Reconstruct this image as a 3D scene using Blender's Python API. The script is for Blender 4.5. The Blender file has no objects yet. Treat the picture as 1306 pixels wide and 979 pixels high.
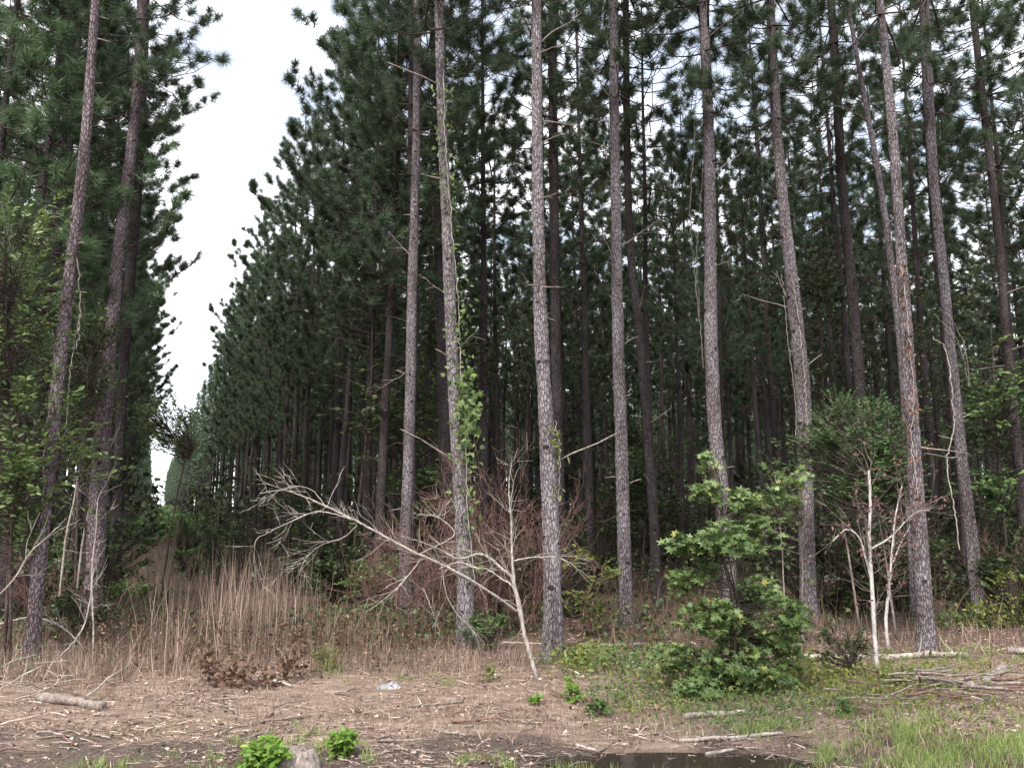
import bpy, math, random
import numpy as np
from mathutils import Vector, noise as mnoise

R = math.radians
sc = bpy.context.scene
col = sc.collection

# ------------------------------------------------------------------ camera
F, CX, CY = 987.0, 653.0, 489.5          # focal length and centre in photo pixels
PITCH = math.atan((650 - CY) / F)
EYE = 1.75
cam_d = bpy.data.cameras.new('camera')
cam = bpy.data.objects.new('camera', cam_d)
col.objects.link(cam)
cam_d.sensor_width = 36.0
cam_d.lens = 36.0 * F / 1306.0
cam_d.clip_end = 3000
cam_d.clip_start = 0.05
cam.location = (0, 0, EYE)
cam.rotation_euler = (R(90) + PITCH, 0, 0)
sc.camera = cam

# ------------------------------------------------------------------ light
SUN_EL, SUN_ROT = R(52), R(205)           # sun high behind the viewer, thin cloud over it
w = bpy.data.worlds.new('World')
sc.world = w
w.use_nodes = True
nt = w.node_tree
nt.nodes.clear()
def N(tree, t, **kw):
    n = tree.nodes.new(t)
    for k, v in kw.items():
        setattr(n, k, v)
    return n
sky = N(nt, 'ShaderNodeTexSky', sky_type='NISHITA', sun_disc=False)
sky.sun_elevation, sky.sun_rotation = SUN_EL, SUN_ROT
sky.air_density, sky.dust_density = 1.0, 1.5
tc = N(nt, 'ShaderNodeTexCoord')
mp = N(nt, 'ShaderNodeMapping')
mp.inputs['Scale'].default_value = (1.0, 1.0, 1.6)
mp.inputs['Location'].default_value = (0.40, 0.2, 0.0)
cn = N(nt, 'ShaderNodeTexNoise')
cn.inputs['Scale'].default_value = 3.2
cn.inputs['Detail'].default_value = 6
cn.inputs['Roughness'].default_value = 0.6
cr = N(nt, 'ShaderNodeValToRGB')
cr.color_ramp.elements[0].position = 0.42
cr.color_ramp.elements[1].position = 0.54
cr.color_ramp.elements[0].color = (0.3, 0.3, 0.3, 1)
mx = N(nt, 'ShaderNodeMix', data_type='RGBA')
mx.inputs[7].default_value = (9.6, 9.7, 10.2, 1)
bg = N(nt, 'ShaderNodeBackground')
bg.inputs['Strength'].default_value = 0.115
wo = N(nt, 'ShaderNodeOutputWorld')
nt.links.new(tc.outputs['Generated'], mp.inputs[0])
nt.links.new(mp.outputs[0], cn.inputs['Vector'])
nt.links.new(cn.outputs[0], cr.inputs[0])
nt.links.new(cr.outputs[0], mx.inputs[0])
nt.links.new(sky.outputs[0], mx.inputs[6])
nt.links.new(mx.outputs[2], bg.inputs['Color'])
nt.links.new(bg.outputs[0], wo.inputs['Surface'])

sl = bpy.data.lights.new('sun', 'SUN')
sl.energy = 2.5
sl.angle = R(10)
sl.color = (1.0, 0.95, 0.88)
so = bpy.data.objects.new('sun', sl)
col.objects.link(so)
sd = Vector((math.sin(SUN_ROT) * math.cos(SUN_EL), math.cos(SUN_ROT) * math.cos(SUN_EL), math.sin(SUN_EL)))
so.rotation_euler = sd.to_track_quat('Z', 'Y').to_euler()
so.location = (0, -10, 30)

sc.view_settings.view_transform = 'Standard'
sc.view_settings.look = 'None'
sc.view_settings.exposure = 1.3
sc.view_settings.gamma = 1.0
sc.cycles.max_bounces = 5
sc.cycles.diffuse_bounces = 3
sc.cycles.glossy_bounces = 2
sc.cycles.transmission_bounces = 3
sc.cycles.transparent_max_bounces = 4

# ------------------------------------------------------------------ projection helpers
cp, sp = math.cos(PITCH), math.sin(PITCH)
def ray(px, py):
    a, b = (px - CX) / F, (CY - py) / F
    return np.array([a, cp - b * sp, sp + b * cp])
def at(px, py, depth):                    # the point of the place seen at a photo pixel, depth metres ahead
    d = ray(px, py)
    return np.array([0, 0, EYE]) + d * (depth / d[1])
def gz(x, y):
    r = math.hypot(x, y)
    k = max(0.0, min(1.0, (70 - r) / 30))
    z = 0.05 * mnoise.noise((x * 0.5, y * 0.5, 3.1)) + 0.022 * mnoise.noise((x * 1.7, y * 1.7, 7.7)) + 0.012 * mnoise.noise((x * 5, y * 5, 1.7))
    z *= k
    z *= 1 - math.exp(-((x - 0.9) / 1.9) ** 4 - ((y - 5.88) / 0.5) ** 4)
    # hollow that holds the puddle by the road
    q = ((x - 1.15) / 1.05) ** 2 + ((y - 5.86) / 0.25) ** 2
    z -= 0.11 * math.exp(-q * 1.2)
    return z
def ground(px, py):
    d = ray(px, py)
    t = EYE / -d[2]
    p = d * t
    return np.array([p[0], p[1], gz(p[0], p[1])])
def proj(p):
    v = np.asarray(p, float) - np.array([0, 0, EYE])
    dp = v[1] * cp + v[2] * sp
    if dp <= 0.1:
        return (-9999, -9999)
    return (CX + F * v[0] / dp, CY - F * (-v[1] * sp + v[2] * cp) / dp)

# ------------------------------------------------------------------ mesh building
class MB:
    def __init__(s):
        s.v, s.f, s.m, s.n = [], [], [], 0
    def add(s, verts, faces, mat=0):
        verts = np.asarray(verts, np.float32).reshape(-1, 3)
        faces = np.asarray(faces, np.int32)
        if len(faces) == 0:
            return
        s.v.append(verts)
        s.f.append(faces + s.n)
        s.m.append(np.full(len(faces), mat, np.int32))
        s.n += len(verts)
    def tube(s, pts, rad, sides=5, mat=0, cap=False):
        pts = np.asarray(pts, float)
        n = len(pts)
        rad = np.broadcast_to(np.asarray(rad, float), (n,))
        t = np.gradient(pts, axis=0)
        t /= np.linalg.norm(t, axis=1)[:, None] + 1e-9
        ref = np.array([0, 0, 1.0]) if abs(t[:, 2]).mean() < 0.8 else np.array([1.0, 0, 0])
        a = np.cross(t, ref)
        a /= np.linalg.norm(a, axis=1)[:, None] + 1e-9
        b = np.cross(t, a)
        an = np.arange(sides) * 2 * np.pi / sides
        ring = a[:, None, :] * np.cos(an)[None, :, None] + b[:, None, :] * np.sin(an)[None, :, None]
        v = pts[:, None, :] + ring * rad[:, None, None]
        i = np.arange(n - 1)[:, None] * sides
        j = np.arange(sides)[None, :]
        k = (j + 1) % sides
        fc = np.stack([i + j, i + k, i + sides + k, i + sides + j], -1).reshape(-1, 4)
        if cap:
            vv = np.concatenate([v.reshape(-1, 3), pts[:1], pts[-1:]])
            s.add(vv, fc, mat)
            base = s.n - len(vv)
            jj = np.arange(sides)
            kk = (jj + 1) % sides
            c0 = np.stack([kk, jj, np.full(sides, n * sides)], -1)
            c1 = np.stack([jj + (n - 1) * sides, kk + (n - 1) * sides, np.full(sides, n * sides + 1)], -1)
            fcs = np.concatenate([c0, c1]).astype(np.int32) + base
            s.f.append(fcs)
            s.m.append(np.full(len(fcs), mat, np.int32))
        else:
            s.add(v.reshape(-1, 3), fc, mat)
    def leaves(s, tpl, pos, d, n, size, mat=0):
        if len(pos) == 0:
            return
        tv, tf = tpl
        pos, d, n = np.asarray(pos, float), np.asarray(d, float), np.asarray(n, float)
        d = d / (np.linalg.norm(d, axis=1)[:, None] + 1e-9)
        x = np.cross(d, n)
        x /= np.linalg.norm(x, axis=1)[:, None] + 1e-9
        z = np.cross(x, d)
        size = np.broadcast_to(np.asarray(size, float), (len(pos),))
        v = (tv[None, :, 0:1] * x[:, None, :] + tv[None, :, 1:2] * d[:, None, :] + tv[None, :, 2:3] * z[:, None, :]) * size[:, None, None] + pos[:, None, :]
        off = np.arange(len(pos))[:, None, None] * len(tv)
        s.add(v.reshape(-1, 3), (tf[None] + off).reshape(-1, tf.shape[1]), mat)
    def merge(s, o, rotz=0.0, scale=1.0, loc=(0, 0, 0)):
        c, q = math.cos(rotz), math.sin(rotz)
        T = np.array([[c, -q, 0], [q, c, 0], [0, 0, 1]]) * scale
        V = np.concatenate(o.v)
        s.v.append((V @ T.T + np.asarray(loc)).astype(np.float32))
        for f, m in zip(o.f, o.m):
            s.f.append(f + s.n)
            s.m.append(m)
        s.n += len(V)
    def mesh(s, name, mats, smooth=False):
        me = bpy.data.meshes.new(name)
        V = np.concatenate(s.v)
        me.vertices.add(len(V))
        me.vertices.foreach_set('co', V.astype(np.float32).ravel())
        cnt = np.concatenate([np.full(len(f), f.shape[1], np.int32) for f in s.f])
        lp = np.concatenate([f.ravel() for f in s.f]).astype(np.int32)
        me.loops.add(len(lp))
        me.loops.foreach_set('vertex_index', lp)
        me.polygons.add(len(cnt))
        st = np.concatenate([[0], np.cumsum(cnt)[:-1]]).astype(np.int32)
        me.polygons.foreach_set('loop_start', st)
        me.polygons.foreach_set('material_index', np.concatenate(s.m))
        if smooth:
            me.polygons.foreach_set('use_smooth', np.ones(len(cnt), bool))
        for m in (mats if isinstance(mats, (list, tuple)) else [mats]):
            me.materials.append(m)
        me.update(calc_edges=True)
        me.validate()
        return me

def put(name, me, parent=None, loc=(0, 0, 0), rz=0.0, s=1.0):
    o = bpy.data.objects.new(name, me)
    col.objects.link(o)
    if parent is not None:
        o.parent = parent
    o.location = loc
    o.rotation_euler = (0, 0, rz)
    o.scale = (s, s, s)
    return o
def tag(o, label, cat, group=None):
    o['label'] = label
    o['category'] = cat
    if group:
        o['group'] = group
    return o
def thing(name, label, cat, loc, group=None, rz=0.0, s=1.0):
    o = put(name, None, None, loc, rz, s)
    o.empty_display_size = 0.2
    return tag(o, label, cat, group)
def stuff(o, label=None, cat=None):
    o['kind'] = 'stuff'
    if label:
        o['label'] = label
    if cat:
        o['category'] = cat
    return o

def catmull(pts, n):
    pts = np.asarray(pts, float)
    p = np.vstack([2 * pts[0] - pts[1], pts, 2 * pts[-1] - pts[-2]])
    out = []
    for t in np.linspace(0, len(pts) - 1, n):
        i = min(int(t), len(pts) - 2)
        u = t - i
        a, b, c, d = p[i:i + 4]
        out.append(0.5 * ((2 * b) + (c - a) * u + (2 * a - 5 * b + 4 * c - d) * u * u + (3 * b - a - 3 * c + d) * u ** 3))
    return np.array(out)
def unit(v):
    v = np.asarray(v, float)
    return v / (np.linalg.norm(v) + 1e-9)

# ------------------------------------------------------------------ materials
def mat(name):
    m = bpy.data.materials.new(name)
    m.use_nodes = True
    t = m.node_tree
    t.nodes.clear()
    return m, t
def ramp(t, fac, stops):
    r = N(t, 'ShaderNodeValToRGB')
    e = r.color_ramp.elements
    e[0].position, e[0].color = stops[0][0], (*stops[0][1], 1)
    e[1].position, e[1].color = stops[-1][0], (*stops[-1][1], 1)
    for p, c in stops[1:-1]:
        k = e.new(p)
        k.color = (*c, 1)
    t.links.new(fac, r.inputs[0])
    return r.outputs[0]
def noise_tex(t, vec, scale, detail=4, rough=0.55):
    n = N(t, 'ShaderNodeTexNoise')
    n.inputs['Scale'].default_value = scale
    n.inputs['Detail'].default_value = detail
    n.inputs['Roughness'].default_value = rough
    if vec is not None:
        t.links.new(vec, n.inputs['Vector'])
    return n.outputs[0]
def mapping(t, vec, scale):
    m = N(t, 'ShaderNodeMapping')
    m.inputs['Scale'].default_value = scale
    t.links.new(vec, m.inputs[0])
    return m.outputs[0]
def mixc(t, fac, a, b, mode='MIX'):
    m = N(t, 'ShaderNodeMix', data_type='RGBA', blend_type=mode)
    for sock, v in ((m.inputs[0], fac), (m.inputs[6], a), (m.inputs[7], b)):
        if isinstance(v, (int, float)):
            sock.default_value = v
        elif isinstance(v, tuple):
            sock.default_value = (*v, 1)
        else:
            t.links.new(v, sock)
    return m.outputs[2]
def math_node(t, op, a, b=None):
    m = N(t, 'ShaderNodeMath', operation=op)
    for i, v in enumerate((a, b)):
        if v is None:
            continue
        if isinstance(v, (int, float)):
            m.inputs[i].default_value = v
        else:
            t.links.new(v, m.inputs[i])
    return m.outputs[0]
def finish(t, colour, rough=0.7, spec=0.3, bump=None, bstr=0.5, bdist=0.02, transl=0.0):
    b = N(t, 'ShaderNodeBsdfPrincipled')
    b.inputs['Roughness'].default_value = rough
    b.inputs['Specular IOR Level'].default_value = spec
    if isinstance(colour, tuple):
        b.inputs['Base Color'].default_value = (*colour, 1)
    else:
        t.links.new(colour, b.inputs['Base Color'])
    if bump is not None:
        bn = N(t, 'ShaderNodeBump')
        bn.inputs['Strength'].default_value = bstr
        bn.inputs['Distance'].default_value = bdist
        t.links.new(bump, bn.inputs['Height'])
        t.links.new(bn.outputs[0], b.inputs['Normal'])
    o = N(t, 'ShaderNodeOutputMaterial')
    if transl > 0:
        tr = N(t, 'ShaderNodeBsdfTranslucent')
        if isinstance(colour, tuple):
            tr.inputs[0].default_value = (*colour, 1)
        else:
            t.links.new(colour, tr.inputs[0])
        ms = N(t, 'ShaderNodeMixShader')
        ms.inputs[0].default_value = transl
        t.links.new(b.outputs[0], ms.inputs[1])
        t.links.new(tr.outputs[0], ms.inputs[2])
        t.links.new(ms.outputs[0], o.inputs[0])
    else:
        t.links.new(b.outputs[0], o.inputs[0])

def leaf_mat(name, stops, transl=0.3, rough=0.5, spec=0.35, vary=0.35):
    m, t = mat(name)
    g = N(t, 'ShaderNodeNewGeometry')
    oi = N(t, 'ShaderNodeObjectInfo')
    c = ramp(t, g.outputs['Random Per Island'], stops)
    k = math_node(t, 'MULTIPLY_ADD', oi.outputs['Random'], vary)
    k.node.inputs[2].default_value = 1 - vary / 2
    hs = N(t, 'ShaderNodeHueSaturation')
    t.links.new(k, hs.inputs['Value'])
    t.links.new(c, hs.inputs['Color'])
    finish(t, hs.outputs[0], rough, spec, transl=transl)
    return m

def bark_mat(name, dark, mid, light, sx=20, sz=5.0, bstr=0.9):
    m, t = mat(name)
    tcn = N(t, 'ShaderNodeTexCoord')
    oi = N(t, 'ShaderNodeObjectInfo')
    add = N(t, 'ShaderNodeVectorMath', operation='ADD')
    t.links.new(tcn.outputs['Object'], add.inputs[0])
    sc3 = N(t, 'ShaderNodeVectorMath', operation='SCALE')
    cmb = N(t, 'ShaderNodeCombineXYZ')
    for i in range(3):
        t.links.new(oi.outputs['Random'], cmb.inputs[i])
    t.links.new(cmb.outputs[0], sc3.inputs[0])
    sc3.inputs['Scale'].default_value = 13.0
    t.links.new(sc3.outputs[0], add.inputs[1])
    base = add.outputs[0]
    v = mapping(t, base, (sx, sx, sz))
    # warp for irregular plates
    wn = N(t, 'ShaderNodeTexNoise')
    wn.inputs['Scale'].default_value = 1.3
    t.links.new(v, wn.inputs['Vector'])
    wv = mixc(t, 0.9, v, wn.outputs[1], 'ADD')
    vo = N(t, 'ShaderNodeTexVoronoi', feature='DISTANCE_TO_EDGE')
    vo.inputs['Scale'].default_value = 1.0
    t.links.new(wv, vo.inputs['Vector'])
    plate = N(t, 'ShaderNodeMapRange')
    plate.inputs[2].default_value = 0.2
    t.links.new(vo.outputs['Distance'], plate.inputs[0])
    fine = noise_tex(t, mapping(t, base, (60, 60, 18)), 1.0, 4, 0.65)
    big = noise_tex(t, mapping(t, base, (3.5, 3.5, 1.2)), 1.0, 3)
    c1 = ramp(t, plate.outputs[0], [(0.0, dark), (0.35, mid), (1.0, light)])
    c2 = mixc(t, 0.75, c1, ramp(t, fine, [(0.3, (0.45, 0.42, 0.42)), (0.72, (1.25, 1.2, 1.2))]), 'MULTIPLY')
    c3 = mixc(t, 0.8, c2, ramp(t, big, [(0.34, (0.55, 0.48, 0.45)), (0.64, (1.2, 1.2, 1.22))]), 'MULTIPLY')
    lic = N(t, 'ShaderNodeMapRange')
    lic.inputs[1].default_value, lic.inputs[2].default_value = 0.56, 0.7
    t.links.new(noise_tex(t, mapping(t, base, (9, 9, 3.5)), 1.0, 5, 0.7), lic.inputs[0])
    c3 = mixc(t, math_node(t, 'MULTIPLY', lic.outputs[0], 0.4), c3, tuple(0.9 * v for v in (light[0], light[0] * 1.0, light[0] * 0.88)))
    hv = N(t, 'ShaderNodeHueSaturation')
    kv = math_node(t, 'MULTIPLY_ADD', oi.outputs['Random'], 0.4)
    kv.node.inputs[2].default_value = 0.76
    t.links.new(kv, hv.inputs['Value'])
    t.links.new(c3, hv.inputs['Color'])
    c3 = hv.outputs[0]
    hgt = mixc(t, 0.3, plate.outputs[0], fine)
    finish(t, c3, 0.9, 0.15, bump=hgt, bstr=bstr, bdist=0.02)
    return m

def wood_mat(name, dark, mid, light, sx=40, sz=6.0):
    m, t = mat(name)
    tcn = N(t, 'ShaderNodeTexCoord')
    a = noise_tex(t, mapping(t, tcn.outputs['Object'], (sx, sx, sx * .5)), 1.0, 5, 0.65)
    b = noise_tex(t, tcn.outputs['Object'], sz, 4, 0.6)
    c = ramp(t, a, [(0.28, dark), (0.5, mid), (0.74, light)])
    c = mixc(t, 0.8, c, ramp(t, b, [(0.32, (0.6, 0.56, 0.54)), (0.66, (1.15, 1.13, 1.1))]), 'MULTIPLY')
    finish(t, c, 0.85, 0.2, bump=a, bstr=0.5, bdist=0.01)
    return m

M = {}
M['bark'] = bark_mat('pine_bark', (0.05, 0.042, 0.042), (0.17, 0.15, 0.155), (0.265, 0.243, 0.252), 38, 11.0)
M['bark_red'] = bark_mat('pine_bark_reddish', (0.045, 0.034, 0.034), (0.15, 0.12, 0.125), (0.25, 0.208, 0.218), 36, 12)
M['bark_shaded'] = bark_mat('shaded_interior_bark', (0.018, 0.014, 0.013), (0.05, 0.042, 0.041), (0.092, 0.08, 0.08), 40, 15, 0.6)  # pine bark with the wood's shade painted in as a darker colour
M['knot'] = bark_mat('knot_bark', (0.012, 0.01, 0.01), (0.035, 0.028, 0.026), (0.07, 0.055, 0.05), 60, 60, 0.5)
M['branch'] = bark_mat('branch_bark', (0.03, 0.022, 0.02), (0.07, 0.052, 0.045), (0.12, 0.095, 0.085), 40, 40, 0.4)
M['dead'] = wood_mat('dead_wood', (0.07, 0.058, 0.05), (0.23, 0.195, 0.175), (0.42, 0.375, 0.345))
M['pale'] = wood_mat('pale_dead_wood', (0.15, 0.13, 0.11), (0.34, 0.305, 0.27), (0.53, 0.49, 0.445))
M['birch'] = wood_mat('pale_sapling_bark', (0.2, 0.18, 0.17), (0.5, 0.47, 0.45), (0.66, 0.63, 0.6))
M['twig'] = wood_mat('brown_twig', (0.055, 0.03, 0.027), (0.16, 0.095, 0.08), (0.29, 0.19, 0.165))
M['stick'] = wood_mat('weathered_stick', (0.07, 0.055, 0.05), (0.2, 0.165, 0.145), (0.36, 0.31, 0.28))
M['needle'] = leaf_mat('pine_needles', [(0, (0.037, 0.062, 0.034)), (0.5, (0.064, 0.104, 0.054)), (0.9, (0.096, 0.142, 0.074)), (1, (0.15, 0.15, 0.07))], 0.22, 0.5, 0.35)
M['needle_light'] = leaf_mat('fresh_pine_needles', [(0, (0.05, 0.09, 0.04)), (0.5, (0.085, 0.14, 0.062)), (1, (0.13, 0.19, 0.09))], 0.25, 0.5, 0.35)
M['gum'] = leaf_mat('sweetgum_leaf', [(0, (0.08, 0.135, 0.045)), (0.5, (0.135, 0.205, 0.068)), (0.9, (0.23, 0.30, 0.11)), (1, (0.34, 0.30, 0.09))], 0.3, 0.42, 0.4, 0.2)
M['leafdark'] = leaf_mat('dark_shrub_leaf', [(0, (0.022, 0.035, 0.015)), (0.6, (0.045, 0.068, 0.026)), (1, (0.10, 0.115, 0.04))], 0.25, 0.5, 0.3, 0.5)  # dark green, lowered further to paint in shade inside the wood
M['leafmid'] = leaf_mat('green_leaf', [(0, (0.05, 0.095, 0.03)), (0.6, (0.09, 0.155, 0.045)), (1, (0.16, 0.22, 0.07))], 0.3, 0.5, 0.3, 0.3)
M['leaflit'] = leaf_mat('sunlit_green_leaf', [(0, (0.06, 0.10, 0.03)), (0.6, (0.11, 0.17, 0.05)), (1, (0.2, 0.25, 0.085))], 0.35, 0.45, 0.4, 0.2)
M['leafyel'] = leaf_mat('yellow_green_leaf', [(0, (0.08, 0.11, 0.025)), (0.6, (0.15, 0.19, 0.045)), (1, (0.27, 0.26, 0.06))], 0.35, 0.5, 0.3, 0.2)
M['leafbright'] = leaf_mat('bright_green_leaf', [(0, (0.10, 0.19, 0.03)), (0.6, (0.18, 0.31, 0.05)), (1, (0.30, 0.43, 0.09))], 0.4, 0.5, 0.3, 0.15)
M['leafbrown'] = leaf_mat('dead_brown_leaf', [(0, (0.04, 0.024, 0.018)), (0.5, (0.11, 0.065, 0.045)), (1, (0.28, 0.18, 0.13))], 0.15, 0.7, 0.2, 0.2)
M['leafpurple'] = leaf_mat('dry_purple_leaf', [(0, (0.07, 0.033, 0.033)), (0.5, (0.13, 0.07, 0.066)), (1, (0.22, 0.13, 0.115))], 0.2, 0.7, 0.2, 0.2)
M['leafred'] = leaf_mat('orange_vine_leaf', [(0, (0.10, 0.04, 0.025)), (0.6, (0.2, 0.075, 0.04)), (1, (0.24, 0.16, 0.06))], 0.3, 0.6, 0.3, 0.2)
M['drygrass'] = leaf_mat('dry_grass', [(0, (0.09, 0.058, 0.045)), (0.4, (0.2, 0.135, 0.105)), (0.8, (0.36, 0.265, 0.205)), (1, (0.55, 0.44, 0.35))], 0.2, 0.7, 0.2, 0.0)
M['brownstem'] = leaf_mat('brown_undergrowth', [(0, (0.05, 0.035, 0.025)), (0.5, (0.11, 0.075, 0.052)), (1, (0.2, 0.145, 0.1))], 0.1, 0.8, 0.2, 0.0)
M['grass'] = leaf_mat('green_grass', [(0, (0.12, 0.17, 0.05)), (0.6, (0.22, 0.30, 0.085)), (1, (0.38, 0.40, 0.17))], 0.3, 0.6, 0.25, 0.0)
M['straw'] = leaf_mat('pine_straw', [(0, (0.04, 0.027, 0.022)), (0.3, (0.12, 0.08, 0.063)), (0.6, (0.27, 0.19, 0.15)), (0.88, (0.46, 0.36, 0.29)), (1, (0.62, 0.53, 0.46))], 0.05, 0.8, 0.2, 0.0)
M['fern'] = leaf_mat('feathery_leaf', [(0, (0.034, 0.072, 0.02)), (0.6, (0.06, 0.115, 0.034)), (1, (0.10, 0.165, 0.055))], 0.3, 0.5, 0.3, 0.2)

def ground_mat():
    m, t = mat('forest_edge_soil')
    g = N(t, 'ShaderNodeNewGeometry')
    p = g.outputs['Position']
    sep = N(t, 'ShaderNodeSeparateXYZ')
    t.links.new(p, sep.inputs[0])
    a = noise_tex(t, p, 0.9, 6, 0.65)
    b = noise_tex(t, mapping(t, p, (3.0, 9.0, 5.0)), 1.0, 6, 0.7)
    f = noise_tex(t, p, 45, 4, 0.7)
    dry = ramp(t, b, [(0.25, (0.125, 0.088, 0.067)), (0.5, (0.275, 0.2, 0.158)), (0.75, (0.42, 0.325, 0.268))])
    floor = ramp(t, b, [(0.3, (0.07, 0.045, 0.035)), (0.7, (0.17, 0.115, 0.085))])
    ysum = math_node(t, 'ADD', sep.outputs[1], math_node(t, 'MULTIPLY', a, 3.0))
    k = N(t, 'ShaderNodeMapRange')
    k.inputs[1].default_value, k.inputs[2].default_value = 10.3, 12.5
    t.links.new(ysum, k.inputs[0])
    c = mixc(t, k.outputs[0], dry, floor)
    # damp dark earth of the roadside rut
    wet = N(t, 'ShaderNodeMapRange')
    wet.inputs[1].default_value, wet.inputs[2].default_value = 6.5, 6.1
    wsum = math_node(t, 'ADD', sep.outputs[1], math_node(t, 'MULTIPLY', math_node(t, 'SUBTRACT', a, 0.5), 3.6))
    t.links.new(wsum, wet.inputs[0])
    wetb = ramp(t, f, [(0.3, (0.035, 0.027, 0.025)), (0.7, (0.105, 0.082, 0.073))])
    c = mixc(t, math_node(t, 'MULTIPLY', wet.outputs[0], 0.82), c, wetb)
    # mossy green film in patches
    mo = noise_tex(t, p, 0.55, 4, 0.6)
    mk = N(t, 'ShaderNodeMapRange')
    mk.inputs[1].default_value, mk.inputs[2].default_value = 0.54, 0.68
    t.links.new(mo, mk.inputs[0])
    c = mixc(t, math_node(t, 'MULTIPLY', mk.outputs[0], 0.45), c, (0.15, 0.15, 0.06))
    c = mixc(t, 0.7, c, ramp(t, f, [(0.3, (0.42, 0.4, 0.38)), (0.7, (1.3, 1.28, 1.25))]), 'MULTIPLY')
    h = mixc(t, 0.5, b, f)
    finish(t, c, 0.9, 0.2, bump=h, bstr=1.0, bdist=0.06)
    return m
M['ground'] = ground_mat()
def water_mat():
    m, t = mat('muddy_water')
    tcn = N(t, 'ShaderNodeTexCoord')
    n = noise_tex(t, tcn.outputs['Object'], 6, 2)
    finish(t, (0.03, 0.024, 0.018), 0.06, 0.5, bump=n, bstr=0.08, bdist=0.02)
    return m
M['water'] = water_mat()
def rag_mat():
    m, t = mat('pale_scrap')
    tcn = N(t, 'ShaderNodeTexCoord')
    n = noise_tex(t, tcn.outputs['Object'], 14, 5)
    c = ramp(t, n, [(0.35, (0.14, 0.14, 0.15)), (0.65, (0.3, 0.295, 0.32))])
    finish(t, c, 0.6, 0.3, bump=n, bstr=0.5)
    return m
M['rag'] = rag_mat()

# ------------------------------------------------------------------ leaf shapes (along +Y, facing +Z)
def oval(w=0.45, fold=0.1):
    v = np.array([[0, 0, 0], [-w * .8, .3, fold], [-w * .7, .7, fold * .8], [0, 1, -.05], [w * .7, .7, fold * .8], [w * .8, .3, fold], [0, .5, 0]], float)
    v[:, 0] *= 0.62
    f = np.array([[6, 0, 1], [6, 1, 2], [6, 2, 3], [6, 3, 4], [6, 4, 5], [6, 5, 0]])
    return v, f[:, ::-1].copy()
OVAL = oval()
NARROW = oval(0.26, 0.06)
LEAF4 = (np.array([[0, 0, 0], [-.3, .45, .08], [0, 1, -.06], [.3, .45, .08]], float), np.array([[0, 2, 1], [0, 3, 2]]))
def star():
    pts = [(0, 0.0, 0)]
    ang = [-25, 3, 30, 60, 90, 120, 150, 177, 205]
    rad = [.50, .24, .60, .26, .68, .26, .60, .24, .50]
    for a, r in zip(ang, rad):
        pts.append((r * math.cos(R(a)), .35 + r * math.sin(R(a)), -.10 * (r > .3)))
    pts.append((0, .35, .03))
    n = len(pts) - 1
    f = [[n, i, i + 1] for i in range(0, n - 1)] + [[n, n - 1, 0]]
    return np.array(pts, float), np.array(f)
STAR = star()
CURL = (np.array([[0, 0, 0], [-.2, .3, .2], [-.1, .75, .26], [.04, 1, .1], [.15, .7, -.22], [.2, .35, .02], [0, .5, -.14]], float),
        np.array([[6, 1, 0], [6, 2, 1], [6, 3, 2], [6, 4, 3], [6, 5, 4], [6, 0, 5]]))
BLADE = (np.array([[-.5, 0, 0], [.5, 0, 0], [.3, .55, .06], [-.3, .55, .06], [0, 1, .25]], float), None)

def blades(mb, rng, base, height, width, lean=0.25, mat=0, curve=0.25):
    """thin standing blades: two tapering segments each"""
    n = len(base)
    a = rng.uniform(0, 2 * np.pi, n)
    l = rng.normal(0, lean, n)
    d = np.stack([np.cos(a) * l, np.sin(a) * l, np.ones(n)], 1)
    d /= np.linalg.norm(d, axis=1)[:, None]
    b = rng.uniform(0, np.pi, n)
    s = np.stack([np.cos(b), np.sin(b), np.zeros(n)], 1)
    h = np.broadcast_to(height, (n,))[:, None]
    ww = np.broadcast_to(width, (n,))[:, None] * 0.5
    bend = np.stack([np.cos(a), np.sin(a), np.zeros(n)], 1) * (h * curve * rng.uniform(0, 1, (n, 1)))
    p0, p1, p2 = base, base + d * h * 0.55 + bend * 0.25, base + d * h * np.array([1, 1, 1]) + bend
    v = np.stack([p0 - s * ww, p0 + s * ww, p1 + s * ww * .75, p1 - s * ww * .75, p2], 1)
    off = np.arange(n)[:, None, None] * 5
    f = (np.array([[0, 1, 2], [0, 2, 3], [3, 2, 4]])[None] + off).reshape(-1, 3)
    mb.add(v.reshape(-1, 3), f, mat)

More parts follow.
